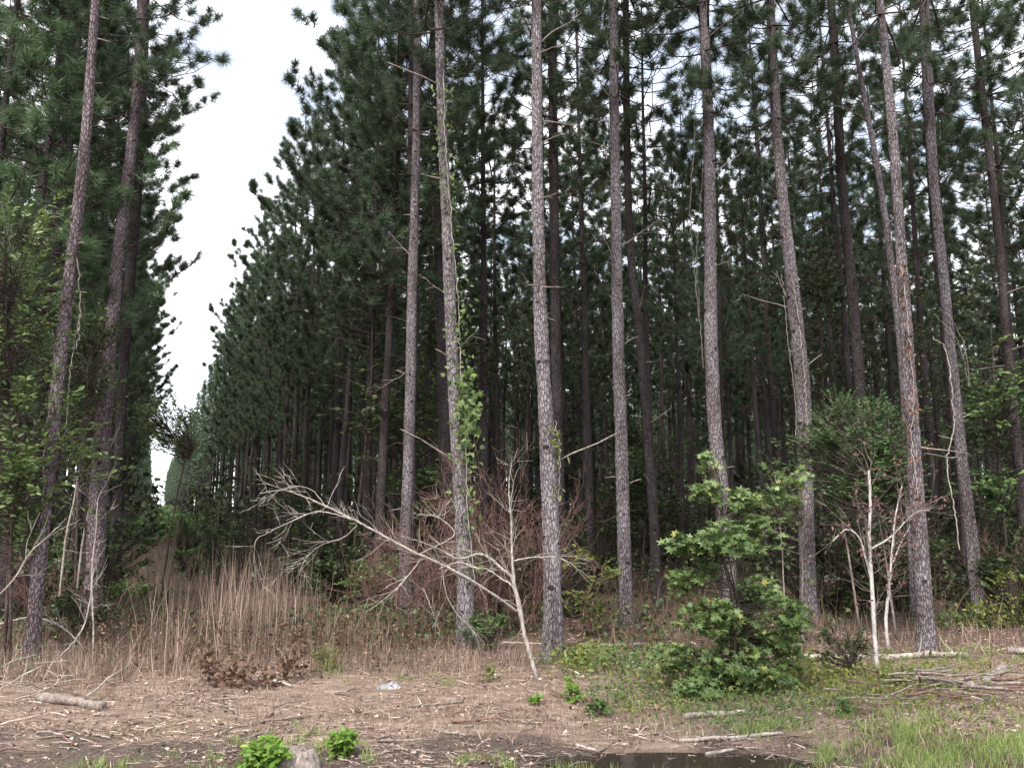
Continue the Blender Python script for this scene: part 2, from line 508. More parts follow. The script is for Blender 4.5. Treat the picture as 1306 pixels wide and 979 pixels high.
# ------------------------------------------------------------------ the ground, sky is the world
def axis(lo, hi, fine0, fine1, step, grow=1.16):
    a = list(np.arange(fine0, fine1 + 1e-6, step))
    s, x = step, fine1
    while x < hi:
        s *= grow
        x += s
        a.append(x)
    s, x = step, fine0
    while x > lo:
        s *= grow
        x -= s
        a.insert(0, x)
    return np.array(a)
def make_ground():
    xs, ys = axis(-900, 900, -7, 9, 0.11), axis(-900, 1200, 4.2, 14, 0.09)
    V = np.array([(x, y, gz(x, y)) for y in ys for x in xs])
    nx, ny = len(xs), len(ys)
    i = np.arange(ny - 1)[:, None] * nx + np.arange(nx - 1)[None]
    f = np.stack([i, i + 1, i + nx + 1, i + nx], -1).reshape(-1, 4)
    mb = MB()
    mb.add(V, f)
    o = put('ground', mb.mesh('ground', M['ground'], True))
    o['kind'] = 'structure'
    mb = MB()
    an = np.linspace(0, 2 * np.pi, 41)[:-1]
    rr = 1 + 0.12 * np.sin(an * 3 + 1) + 0.07 * np.sin(an * 7)
    ring = np.stack([1.15 + 1.05 * rr * np.cos(an), 5.86 + 0.33 * rr * np.sin(an), np.full(40, -0.03)], 1)
    mb.add(np.vstack([ring, [[1.15, 5.86, -0.03]]]), np.array([[40, k, (k + 1) % 40] for k in range(40)]))
    o = put('puddle_water', mb.mesh('puddle_water', M['water']))
    o['kind'] = 'structure'
make_ground()

# ------------------------------------------------------------------ pines
H0 = 15.6
def needle_tufts(mb, rng, pos, d, n, length, width, mat=1):
    pos, d = np.asarray(pos), np.asarray(d)
    k = len(pos)
    P = np.repeat(pos, n, 0)
    D = np.repeat(d / (np.linalg.norm(d, axis=1)[:, None] + 1e-9), n, 0)
    r = rng.normal(size=(k * n, 3))
    r -= D * (r * D).sum(1)[:, None]
    r /= np.linalg.norm(r, axis=1)[:, None] + 1e-9
    back = rng.uniform(0, 1, (k * n, 1))
    dr = D * rng.uniform(-0.05, 1.0, (k * n, 1)) + r * rng.uniform(0.35, 1.0, (k * n, 1))
    dr /= np.linalg.norm(dr, axis=1)[:, None]
    base = P - D * back * length * 0.6
    L = length * rng.uniform(0.7, 1.15, (k * n, 1))
    s = np.cross(dr, rng.normal(size=(k * n, 3)))
    s /= np.linalg.norm(s, axis=1)[:, None] + 1e-9
    tip = base + dr * L
    tip[:, 2] -= L[:, 0] * 0.12
    v = np.stack([base - s * width * .5, base + s * width * .5, tip], 1).reshape(-1, 3)
    mb.add(v, np.arange(len(v)).reshape(-1, 3), mat)

def make_crown(seed, lo, Rad, per, n_need, nlen=0.2, nwid=0.016, H=H0, whorl=0.5, up=0.35, light=False, bare=0.25):
    rng = np.random.default_rng(seed)
    mb = MB()
    tp, td = [], []
    z = lo
    lop = rng.uniform(0, 6.28)
    while z < H - 0.25:
        t = (z - lo) / (H - lo)
        L0 = Rad * (1 - t ** 1.7) ** 0.85 * min(1.0, 0.55 + 1.5 * t) + 0.12
        nb = rng.integers(3, 6)
        ph = rng.uniform(0, 6.28)
        for b in range(nb):
            a = ph + b * 6.283 / nb + rng.normal(0, 0.25)
            L = L0 * rng.uniform(0.45, 1.2) * (1 + 0.22 * math.cos(a - lop))
            rise = up * (0.2 + 1.6 * t) + rng.normal(0, 0.14)
            out = np.array([math.cos(a), math.sin(a), 0])
            ss = np.linspace(0, 1, 5)
            sag = -0.28 * L * np.sin(ss * np.pi * 0.8) * (1 - t) + 0.22 * L * ss ** 3
            pts = out[None] * (L * ss)[:, None] + np.array([0, 0, 1.0]) * (z + rise * L * ss + sag)[:, None]
            side = np.array([-out[1], out[0], 0])
            pts += side[None] * (np.sin(ss * 3 + rng.uniform(0, 6)) * 0.07 * L)[:, None]
            mb.tube(pts, np.linspace(0.009 + 0.006 * L, 0.004, 5), 4, 0)
            m = max(2, int(per * L / Rad * rng.uniform(0.7, 1.3) / 5))
            for q in range(m):
                s0 = bare + (1 - bare) * (1 - rng.uniform(0, 1) ** 1.5 if q else 1)
                x = min(s0 * 4, 3.999)
                i = int(x)
                p = pts[i] + (pts[i + 1] - pts[i]) * (x - i)
                fw = unit(pts[i + 1] - pts[i])
                sgn = rng.choice([-1, 1])
                d = unit(fw * rng.uniform(0.4, 1.0) + side * sgn * rng.uniform(0.1, 1.1) + np.array([0, 0, rng.uniform(0.0, 0.8)]))
                l = rng.uniform(0.3, 0.75) * (1.15 - 0.5 * s0)
                mid_ = p + d * l * .5 + rng.normal(0, 0.03, 3)
                e = p + d * l
                e[2] += .1 * l
                mb.tube(np.array([p, mid_, e]), np.array([0.008, 0.006, 0.004]), 3, 0)
                tp.append(e)
                td.append(unit(d + np.array([0, 0, 0.6])))
                for _ in range(rng.integers(3, 7)):
                    o = p + d * l * rng.uniform(.35, 1.0)
                    dd = unit(d * .6 + rng.normal(0, .55, 3) + np.array([0, 0, .35]))
                    tp.append(o + dd * rng.uniform(.03, .12))
                    td.append(unit(dd + np.array([0, 0, .3])))
        z += whorl * rng.uniform(0.7, 1.3)
    tp.append(np.array([0, 0, H]))
    td.append(np.array([0, 0, 1.0]))
    needle_tufts(mb, rng, tp, td, n_need, nlen, nwid)
    return mb

def crown_mesh(*a, light=False, **k):
    return make_crown(*a, **k).mesh('crown', [M['branch'], M['needle_light' if light else 'needle']])

CROWN_IN = [crown_mesh(10 + i, 7.2 + 0.7 * (i % 3), 1.9 + 0.12 * i, 19, 40, nwid=.0105, nlen=.21, bare=.25, whorl=.5) for i in range(4)]      # interior trees, short high crowns
CROWN_EDGE = [crown_mesh(30 + i, 5.0 + 0.6 * (i % 3), 1.8 + 0.1 * i, 36, 40, nwid=.0105, nlen=.21, bare=.2) for i in range(3)]        # trees lining the open lane
CROWN_LOW = [crown_mesh(50 + i, 3.4 + 0.5 * i, 2.3, 24, 26, nlen=0.25, nwid=0.012, light=True, H=12.5) for i in range(2)]
CROWN_TOP = [crown_mesh(60 + i, 8.7, 1.9, 26, 40, nwid=.009, nlen=.21) for i in range(2)]                                    # big front trees

def interior_trunk(seed, r0):
    rng = np.random.default_rng(seed)
    mb = MB()
    zs = np.linspace(-0.1, H0, 16)
    bx = np.cumsum(rng.normal(0, 0.035, 16)) + 0.1 * np.sin(zs * 0.35 + rng.uniform(0, 6))
    by = np.cumsum(rng.normal(0, 0.035, 16)) + 0.1 * np.sin(zs * 0.3 + rng.uniform(0, 6))
    bx -= bx[0]
    by -= by[0]
    k = np.clip(1 - zs / (H0 * 0.55), 0, 1)     # the top comes back to the axis so the crown sits on it
    bx, by = bx * (0.15 + k) * 0.8, by * (0.15 + k) * 0.8
    pts = np.stack([bx, by, zs], 1)
    rad = r0 * (1 - 0.86 * (zs.clip(0) / H0) ** 1.05)
    rad[0] *= 1.25
    mb.tube(pts, rad, 10, 0)
    # short dead stubs left on the lower stem
    z = rng.uniform(1.0, 2.0)
    while z < 8.5:
        for _ in range(rng.integers(1, 4)):
            a = rng.uniform(0, 6.28)
            c = np.array([np.interp(z, zs, bx), np.interp(z, zs, by), z])
            l = rng.uniform(0.12, 0.95) * (0.5 + z / 10)
            o = np.array([math.cos(a), math.sin(a), rng.uniform(-0.25, 0.35)])
            mb.tube(np.array([c, c + o * l * .5 + rng.normal(0, .03, 3), c + o * l + np.array([0, 0, -.1 * l])]), np.array([.014, .009, .003]), 3, 0)
        z += rng.uniform(0.4, 0.9)
    return mb
TRUNK_IN = [interior_trunk(80 + i, 0.085 + 0.009 * i).mesh('trunk', M['bark_shaded'], True) for i in range(6)]

# ---- the big front trunks, each traced along its real bends
def front_trunk(path3, rad, seed, knot_seed=True):
    """bark-plated trunk around a curved axis, local coordinates"""
    rng = np.random.default_rng(seed)
    mb = MB()
    n, sides = len(path3), 30
    t = np.gradient(path3, axis=0)
    t /= np.linalg.norm(t, axis=1)[:, None]
    a = np.cross(t, np.array([0, 1.0, 0]))
    a /= np.linalg.norm(a, axis=1)[:, None]
    b = np.cross(t, a)
    V = np.zeros((n, sides, 3))
    s0 = seed * 7.31
    for i in range(n):
        zz = path3[i, 2]
        flare = 1 + 0.55 * math.exp(-max(zz, 0) / 0.2)
        for j in range(sides):
            an = j * 2 * math.pi / sides
            c, s = math.cos(an), math.sin(an)
            r = rad[i] * flare
            f = 3.4
            h = abs(mnoise.noise((c * f + s0, s * f, zz * 3.2))) + 0.5 * abs(mnoise.noise((c * 7 + s0, s * 7, zz * 7.5)))
            lump = mnoise.noise((c * 0.9 + s0, s * 0.9, zz * 1.1))
            r = r * (1 + 0.20 * min(h * 1.6, 0.8) + 0.08 * lump - 0.09) + (flare - 1) * rad[i] * .35 * math.cos(an * 5 + s0)
            V[i, j] = path3[i] + (a[i] * c + b[i] * s) * r
    i = np.arange(n - 1)[:, None] * sides
    j = np.arange(sides)[None]
    k = (j + 1) % sides
    mb.add(V.reshape(-1, 3), np.stack([i + j, i + k, i + sides + k, i + sides + j], -1).reshape(-1, 4), 0)
    # whorls of knots: dark swellings where the limbs dropped
    z = rng.uniform(0.5, 0.9)
    zs = path3[:, 2]
    while z < 9.5:
        ph = rng.uniform(0, 6.28)
        for q in range(rng.integers(1, 4)):
            an = ph + q * 2.0 + rng.normal(0, .3)
            zq = z + rng.normal(0, 0.05)
            i = int(np.searchsorted(zs, zq).clip(1, n - 2))
            dr = a[i] * math.cos(an) + b[i] * math.sin(an)
            ctr = path3[i] + dr * rad[i] * 0.98
            kr = rad[i] * rng.uniform(0.2, 0.32)
            upv = unit(np.cross(dr, np.cross(t[i], dr)))
            sd_ = np.cross(dr, upv)
            ring, ring2 = [], []
            for e in range(8):
                th = e * math.pi / 4
                w_ = sd_ * math.cos(th) * kr + upv * math.sin(th) * kr * 0.75
                ring.append(ctr + w_ * 1.5 - dr * 0.012)
                ring2.append(ctr + w_ * 0.75 + dr * kr * rng.uniform(0.55, 0.75))
            pts = np.array(ring + ring2 + [ctr + dr * kr * 0.35])
            fq = np.array([[e, (e + 1) % 8, 8 + (e + 1) % 8, 8 + e] for e in range(8)])
            mb.add(pts, fq, 1)
            mb.add(pts, np.array([[8 + e, 8 + (e + 1) % 8, 16] for e in range(8)]), 1)
        z += rng.uniform(0.35, 0.75)
    return mb

def crooked(rng, p0, p1, n=6, wob=0.05):
    p0, p1 = np.asarray(p0, float), np.asarray(p1, float)
    L = np.linalg.norm(p1 - p0)
    s = np.linspace(0, 1, n)
    pts = p0[None] + (p1 - p0)[None] * s[:, None]
    w_ = np.cumsum(rng.normal(0, wob * L / n * 1.5, (n, 3)), 0)
    w_ -= w_[0] + (w_[-1] - w_[0])[None] * s[:, None]
    return pts + w_

GROUP_FRONT = 'large pines standing along the forest edge'
FRONT = []   # ground positions of the front pines
def front_pine(label, base, path, bark='bark', dead=(), seed=1, crown=True, top=None, name='pine_tree', hgt=H0, stubs=6):
    """base: photo pixel of the foot (or a ready point); path: (px, py, width px) up the trunk"""
    rng = np.random.default_rng(seed)
    g = ground(*base) if len(base) == 2 else np.array([base[0], base[1], gz(base[0], base[1])])
    dep = g[1]
    pts, rad = [g + np.array([0, 0, -0.12])], []
    for px, py, wpx in path:
        p = at(px, py, dep)
        dist = (p[1]) * cp + (p[2] - EYE) * sp
        pts.append(p)
        rad.append(wpx * 0.87 * dist / F / 2)
    rad.insert(0, rad[0])
    last, prev = pts[-1], pts[-2]
    if last[2] < hgt - 1:
        dirn = (last - prev) / (last[2] - prev[2])
        z1 = last[2] + (hgt - last[2]) * 0.5
        pts.append(last + dirn * (z1 - last[2]) * 0.8 + np.array([0, 0, 0.2 * (z1 - last[2])]))
        pts[-1][2] = z1
        p2 = pts[-1] + dirn * 0.5 * (hgt - z1)
        p2[2] = hgt
        pts.append(p2)
        rad += [rad[-1] * 0.55, 0.02]
    pts = np.array(pts) - g
    n = 150
    fine = catmull(pts, n)
    rr = np.interp(np.linspace(0, len(pts) - 1, n), np.arange(len(pts)), rad)
    t = thing(name, label, 'pine tree', tuple(g), GROUP_FRONT)
    put('trunk', front_trunk(fine, rr, seed).mesh('trunk', [M[bark], M['knot']], True), t)
    if crown:
        zc = 12.0
        k = int(np.searchsorted(fine[:, 2], zc).clip(0, n - 1))
        put('crown', CROWN_TOP[seed % 2], t, (fine[k, 0], fine[k, 1], (hgt - H0)), rng.uniform(0, 6.28))
    FRONT.append((g[0], g[1]))
    def axis_at(z):
        return np.array([np.interp(z, fine[:, 2], fine[:, c]) for c in range(3)]), np.interp(z, fine[:, 2], rr)
    for d in dead:
        x0, y0, x1, y1 = d
        p0 = at(x0, y0, dep) - g
        c0, r0 = axis_at(p0[2])
        p1 = at(x1, y1, dep + rng.uniform(-0.5, 0.3)) - g
        mb = MB()
        line = crooked(rng, c0, p1, 7, 0.08)
        rb = 0.008 + 0.004 * np.linalg.norm(p1 - c0)
        mb.tube(line, np.linspace(rb, rb * 0.3, 7), 5, 0, cap=True)
        if np.linalg.norm(p1 - c0) > 0.35:
            for q in range(2):
                s = line[3 + q * 2]
                mb.tube(crooked(rng, s, s + unit(p1 - c0) * .18 + rng.normal(0, .12, 3), 4), np.linspace(.006, .002, 4), 3, 0)
        put('dead_branch', mb.mesh('dead_branch', M['dead'], True), t)
    for _ in range(stubs):
        z = rng.uniform(1.5, 8.5)
        c0, r0 = axis_at(z)
        an = rng.uniform(0, 6.28)
        l = r0 + rng.uniform(0.05, 0.3) + (rng.random() < .25) * 0.5
        p1 = c0 + np.array([math.cos(an), math.sin(an) * .6, rng.uniform(-.2, .5)]) * l
        mb = MB()
        mb.tube(crooked(rng, c0, p1, 4, .05), np.linspace(.014, .006, 4), 5, 0, cap=True)
        put('dead_branch', mb.mesh('dead_branch', M['dead'], True), t)
    return t, g, axis_at

T1 = front_pine('slim mauve-barked pine hung with loose pale vines, foremost beside the lane', (40, 845),
    [(48, 740, 19), (66, 560, 18), (78, 440, 17), (92, 330, 16), (108, 190, 14), (117, 70, 12), (122, 0, 11)], 'bark_red', seed=1, crown=False)
T2 = front_pine('stout reddish pine trunk at the lane edge, just behind the slim vine-hung pine', (118, 792),
    [(122, 700, 25), (128, 590, 23), (140, 440, 19), (155, 290, 16), (166, 200, 14), (176, 100, 13), (181, 0, 12)], 'bark_red', seed=2, stubs=3)
T3 = front_pine('darker pine trunk tucked close behind the stout reddish trunk at the lane', (146, 765),
    [(149, 680, 16), (156, 500, 14), (166, 350, 14), (176, 240, 12), (182, 120, 11), (186, 0, 10)], 'bark_shaded', seed=3, stubs=3)
T5 = front_pine('rough grey pine behind the long bare leaning branch, nearest the tall dry grass', (520, 785),
    [(517, 700, 17), (522, 560, 15), (525, 400, 14), (530, 230, 12), (532, 100, 11), (533, 0, 11)], 'bark', seed=5, dead=((521, 470, 478, 500), (530, 330, 500, 300)))
T6 = front_pine('pine with green climbing vine leaves up one side and bare white branches across its foot', (595, 825),
    [(592, 700, 23), (586, 600, 20), (578, 480, 17), (572, 330, 16), (566, 200, 14), (562, 100, 13), (560, 0, 13)], 'bark', seed=6, dead=((574, 380, 535, 350), (577, 450, 605, 425)))
T6B = front_pine('dark reddish pine trunk close behind the vine-covered pine', (573, 765),
    [(570, 640, 20), (566, 480, 18), (561, 330, 16), (557, 200, 14), (553, 0, 11)], 'bark_shaded', seed=16, stubs=3)
T7 = front_pine('thickest straight grey pine, standing just beside the foot of the bare white leaning tree', (706, 840),
    [(704, 720, 26), (698, 560, 22), (690, 420, 19), (687, 300, 17), (685, 150, 15), (684, 0, 13)], 'bark', seed=7,
    dead=((686, 60, 741, 17), (687, 68, 724, 55), (688, 185, 722, 170), (689, 252, 709, 247), (690, 366, 713, 365), (690, 364, 672, 364)))
T8 = front_pine('dark rough pine trunk half hidden behind the thickest straight pine', (716, 765),
    [(713, 640, 17), (710, 480, 15), (707, 300, 14), (705, 100, 12), (705, 0, 11)], 'bark_shaded', seed=8, stubs=4)
T9 = front_pine('straight grey pine with wood chips round its foot, next after the thickest pine', (800, 798),
    [(796, 700, 19), (792, 560, 18), (788, 420, 16), (785, 250, 14), (783, 100, 13), (783, 0, 12)], 'bark', seed=9,
    dead=((787, 318, 843, 280), (784, 130, 740, 70), (783, 200, 735, 172), (786, 340, 768, 300)))
T10 = front_pine('slimmer dark pine leaning toward the straight grey one with wood chips at its foot', (840, 776),
    [(833, 650, 14), (825, 540, 13), (815, 420, 12), (805, 330, 11), (800, 200, 10), (798, 0, 9)], 'bark_shaded', seed=10, dead=((806, 400, 822, 362),))
T11 = front_pine('grey pine rising out of the bushy green sweetgum', (934, 792),
    [(925, 660, 20), (913, 560, 20), (907, 440, 19), (906, 300, 17), (903, 150, 15), (897, 0, 13)], 'bark', seed=11,
    dead=((905, 225, 977, 170), (902, 52, 957, 0), (901, 54, 866, 34), (906, 340, 932, 333)))
T12 = front_pine('crooked flaky-barked pine draped with lichen just behind the green sweetgum', (1031, 790),
    [(1028, 650, 21), (1024, 500, 21), (1012, 380, 18), (1000, 270, 15), (990, 150, 14), (982, 0, 12)], 'bark', seed=12, dead=((1016, 400, 990, 345), (985, 60, 935, 15), (990, 130, 1015, 40)), stubs=12)
T13 = front_pine('dark pine trunk standing behind the round feathery green tree', (1110, 775),
    [(1104, 650, 16), (1099, 540, 15), (1092, 430, 14), (1085, 350, 14), (1075, 250, 13), (1068, 130, 12), (1060, 0, 11)], 'bark_shaded', seed=13)
T14 = front_pine('pale pine with an orange-leaved creeper on its trunk, foot by the pale fallen log', (1183, 832),
    [(1173, 690, 22), (1165, 560, 18), (1157, 440, 17), (1149, 320, 14), (1140, 190, 13), (1130, 80, 11), (1122, 0, 10)], 'bark', seed=14)
T15 = front_pine('thin grey leaning dead-topped stem crossing behind the pine with orange creeper', (1166, 790),
    [(1158, 600, 10), (1148, 440, 9), (1136, 330, 9), (1120, 220, 8), (1098, 100, 6), (1080, 0, 5)], 'bark', seed=15, crown=False, hgt=11, dead=((1102, 155, 1068, 134), (1115, 168, 1133, 160)), stubs=2)
T16 = front_pine('curved grey pine with a pale twisted vine beside it, foot in yellow-green weeds', (1250, 792),
    [(1240, 700, 18), (1228, 600, 15), (1218, 500, 14), (1208, 400, 13), (1200, 320, 13), (1190, 220, 13), (1183, 100, 14), (1178, 0, 13)], 'bark', seed=17)
T16B = front_pine('slender pine trunk directly behind the curved pine with the twisted vine', (1228, 765),
    [(1222, 650, 12), (1214, 540, 11), (1204, 420, 10), (1192, 300, 9), (1182, 150, 8), (1176, 0, 7)], 'bark_shaded', seed=18, stubs=3)
T17 = front_pine('slender dark pine leaning inward, last trunk beyond the curved one', (1312, 770),
    [(1302, 640, 13), (1294, 540, 12), (1283, 430, 11), (1275, 320, 10), (1262, 200, 10), (1248, 80, 9), (1240, 0, 9)], 'bark_shaded', seed=19)
T18 = front_pine('dark pine trunk showing only its upper stem where it leans in past the slender one', (7.6, 10.2),
    [(1352, 500, 15), (1325, 200, 15), (1308, 80, 14), (1294, -20, 14)], 'bark_shaded', seed=20, stubs=2)

# ---- the plantation behind: rows run away along the open lane
TH = math.atan((653 - 195) / F * cp)
U = np.array([-math.sin(TH), math.cos(TH)])      # along the rows
W_ = np.array([math.cos(TH), math.sin(TH)])      # across the rows
rngp = np.random.default_rng(2024)
spots = []
for k in range(-16, 44):
    lat = 4.45 + 2.55 * k if k >= 0 else -2.0 + 2.6 * (k + 1)
    al = 6.0
    while al < (330 if k in (-2, -1, 0, 1) else 130):
        al += 2.35 * rngp.uniform(0.8, 1.25)
        if rngp.random() < 0.17:
            continue
        p = U * al + W_ * (lat + rngp.normal(0, 0.16))
        edge = 14.2 + 0.6 * mnoise.noise((p[0] * .4, 0, 5))
        if lat < 0:
            edge = 13.0
        if p[1] < edge:
            continue
        if min(math.hypot(p[0] - a, p[1] - b) for a, b in FRONT) < 1.1:
            continue
        x0, _ = proj((p[0], p[1], 0))
        x1, _ = proj((p[0], p[1], 12))
        if max(x0, x1) < -170 or min(x0, x1) > 1476:
            continue
        inview = (-25 < x0 < 1331) or (-25 < x1 < 1331)
        spots.append((math.hypot(*p), p, k, inview))
spots.sort(key=lambda s: s[0])
LAB_IN = 'tall slender pine trunk standing in the dark plantation behind the forest-edge pines'
LAB_LANE = 'dense-crowned pine in the row lining the grassy lane on the tall dry grass side'
LAB_LEFT = 'pine in the shaded rows across the lane from the tall dry grass'
far, nnear = [], 0
GAPS = [(45, 'the slim vine-hung pine'), (123, 'the stout reddish pine'), (518, 'the rough grey pine'), (591, 'the vine-covered pine'), (703, 'the thickest pine'),
        (796, 'the straight pine'), (833, 'the leaning pine'), (925, 'the sweetgum pine'), (1028, 'the crooked pine'), (1173, 'the orange-creeper pine'), (1240, 'the curved pine')]
seen = {}
ORD = ['nearest', 'second nearest', 'third nearest', 'fourth nearest', 'fifth nearest']
def gap_label(x, what, most, fallback):
    for (a, na), (b, nb_) in zip(GAPS, GAPS[1:]):
        if a < x < b:
            c = seen[what, a] = seen.get((what, a), 0) + 1
            if c <= most:
                return f'{ORD[c - 1]} {what} between {na} and {nb_}'
    return fallback
def row_label(key, text, most, fallback):
    c = seen[key] = seen.get(key, 0) + 1
    return f'{ORD[c - 1]} {text}' if c <= most else fallback
for d_, p, k, inview in spots:
    if nnear < 255 and inview:
        nnear += 1
        if k in (0, ):
            lab, grp = row_label('lane', 'pine in the row lining the lane behind the tall dry grass', 5, LAB_LANE), 'pines lining the grassy side of the lane'
        elif k < 0:
            lab, grp = row_label('left', 'pine beyond the stout reddish pine across the lane', 2, LAB_LEFT) if k == -1 else LAB_LEFT, 'pines across the lane'
        else:
            lab, grp = gap_label(proj((p[0], p[1], 0))[0], 'interior pine', 4, LAB_IN), 'pines inside the plantation'
        s = rngp.uniform(0.88, 1.09)
        if 838 < proj((p[0], p[1], 13))[0] < 965 and p[1] < 27:      # a break in the canopy
            s = min(s, (1.75 + 0.5 * p[1]) / H0)
        t = thing('pine_tree', lab, 'pine tree', (p[0], p[1], gz(p[0], p[1])), grp, rngp.uniform(0, 6.28), s)
        t.rotation_euler[0] = rngp.normal(0, 0.012)
        t.rotation_euler[1] = rngp.normal(0, 0.012)
        put('trunk', TRUNK_IN[rngp.integers(0, 6)], t)
        edge_tree = k in (-1, 0) or rngp.random() < 0.12
        put('crown', (CROWN_EDGE if edge_tree else CROWN_IN)[rngp.integers(0, 3 if edge_tree else 4)], t, (0, 0, 0), rngp.uniform(0, 6.28))
    elif d_ > 30 or not inview:
        far.append((p, k))

# low-branched young pines on the near side of the lane, leafy right down
for i, (px, dep, h_, lab) in enumerate([(10, 12.6, 0.98, 'bushy light-needled pine whose low boughs hang beside the slim vine-hung pine'),
                                       (-60, 12.0, 0.95, 'light green pine boughs reaching in at the picture edge above the leafy hardwood'),
                                       (62, 17.0, 1.1, 'full-crowned pine filling the gap between the slim vine-hung pine and the stout reddish one')]):
    p = at(px, 700, dep)
    t = thing('pine_tree', lab, 'pine tree', (p[0], p[1], gz(p[0], p[1])), 'bushy young pines by the lane', i * 2.1, h_)
    put('trunk', TRUNK_IN[i], t)
    put('crown', CROWN_LOW[i % 2], t, (0, 0, 0))

def far_tree(seed, lo, rad=2.0):
    rng = np.random.default_rng(seed)
    mb = MB()
    mb.tube(np.array([[0, 0, 0], [.05, 0, 5], [-.03, .02, 10], [0, 0, H0]]), np.array([.12, .1, .07, .02]), 5, 0)
    tp, td = [], []
    for _ in range(96):
        t = rng.uniform(0, 1) ** 0.9
        z = lo + t * (H0 - lo)
        r = (rad * (1 - t) ** .75 * min(1, .6 + 1.6 * t) + .15) * rng.uniform(.35, 1.1)
        a = rng.uniform(0, 6.28)
        tp.append((r * math.cos(a), r * math.sin(a), z + .2 * r))
        td.append((math.cos(a) * .7, math.sin(a) * .7, .6))
    needle_tufts(mb, rng, np.array(tp), np.array(td), 6, 0.5, 0.095)
    return mb
FARV = [far_tree(200 + i, (4.2, 5.0, 6.6, 7.4)[i], 1.25 if i < 2 else 2.1) for i in range(4)]
fm = MB()
for p, k in far:
    fm.merge(FARV[rngp.integers(0, 2) if k in (-1, 0) else rngp.integers(0, 4)], rngp.uniform(0, 6.28), rngp.uniform(.92, 1.1), (p[0], p[1], 0))
# the wood that closes the far end of the lane
for _ in range(60):
    al, lt = rngp.uniform(330, 370), rngp.uniform(-8, 12)
    p = U * al + W_ * lt
    fm.merge(FARV[0], rngp.uniform(0, 6.28), rngp.uniform(.5, .75), (p[0], p[1], -2))
stuff(put('distant_pines', fm.mesh('distant_pines', [M['bark_shaded'], M['needle']])), 'far pine trunks and crowns massed deep in the plantation', 'woods')

# ------------------------------------------------------------------ shrubs and saplings
def sprays(rng, pts, axis_fn, nleaf, lsize, ln, droop=0.35, up=0.2):
    """leafy twigs ending at the given points; returns twig lines and leaf frames"""
    tw, lp, ld, lnrm = [], [], [], []
    for p in pts:
        c = axis_fn(p)
        out = unit(p - c + np.array([0, 0, up]) + rng.normal(0, .15, 3))
        L = ln * rng.uniform(.7, 1.3)
        root = p - out * L * .5
        s = np.linspace(0, 1, 4)
        line = root[None] + out[None] * (L * s)[:, None]
        line[:, 2] -= droop * L * s ** 2
        tw.append((c, line))
        side = unit(np.cross(out, np.array([0, 0, 1.0])) + 1e-4)
        n = max(2, int(nleaf * rng.uniform(.7, 1.3)))
        for q in range(n):
            u = (q + rng.random()) / n
            b = np.array([np.interp(u, s, line[:, k]) for k in range(3)])
            sg = 1 if q % 2 else -1
            d = unit(out * rng.uniform(.2, .8) + side * sg * rng.uniform(.4, 1) + np.array([0, 0, rng.uniform(-.55, .25)]))
            lp.append(b)
            ld.append(d)
            lnrm.append(unit(np.array([0, 0, 1.0]) + rng.normal(0, .55, 3) + np.array([0, -.35, 0])))
    return tw, np.array(lp), np.array(ld), np.array(lnrm)

def env_points(rng, prof, n, yd=1.0):
    """points inside a profile [(z, xmin, xmax)] with round cross-section, denser near the surface"""
    prof = sorted(prof)
    z = np.array([p[0] for p in prof])
    x0 = np.array([p[1] for p in prof])
    x1 = np.array([p[2] for p in prof])
    out = []
    wid = (x1 - x0)
    cents = []
    nl_ = max(5, int(n / 16))
    while len(out) < n:
        zz = rng.uniform(z[0], z[-1])
        wd = np.interp(zz, z, wid)
        if rng.random() > wd / wid.max():
            continue
        c = (np.interp(zz, z, x0) + np.interp(zz, z, x1)) / 2
        r = wd / 2 * math.sqrt(rng.uniform(.12, 1))
        a = rng.uniform(0, 6.28)
        p = np.array((c + r * math.cos(a), r * math.sin(a) * yd, zz))
        if len(cents) < nl_:
            cents.append(p)
            continue
        if rng.random() < .72:                # leaves gather in sprays with gaps between
            q = cents[rng.integers(0, nl_)]
            p = q + rng.normal(0, .06 * min(1, (z[-1] - z[0]) / .5) + .055 * (z[-1] - z[0]) / 1.5, 3) * np.array([1, 1, .75])
            p[2] = max(p[2], .03)
        out.append(tuple(p))
    return np.array(out)

def px_prof(base, dep, rows):
    """[(py, px0, px1)] seen at a depth -> [(z, x0, x1)] in metres from the base"""
    o = []
    for py, a, b in rows:
        p, q = at(a, py, dep), at(b, py, dep)
        o.append((p[2] - base[2], p[0] - base[0], q[0] - base[0]))
    return o

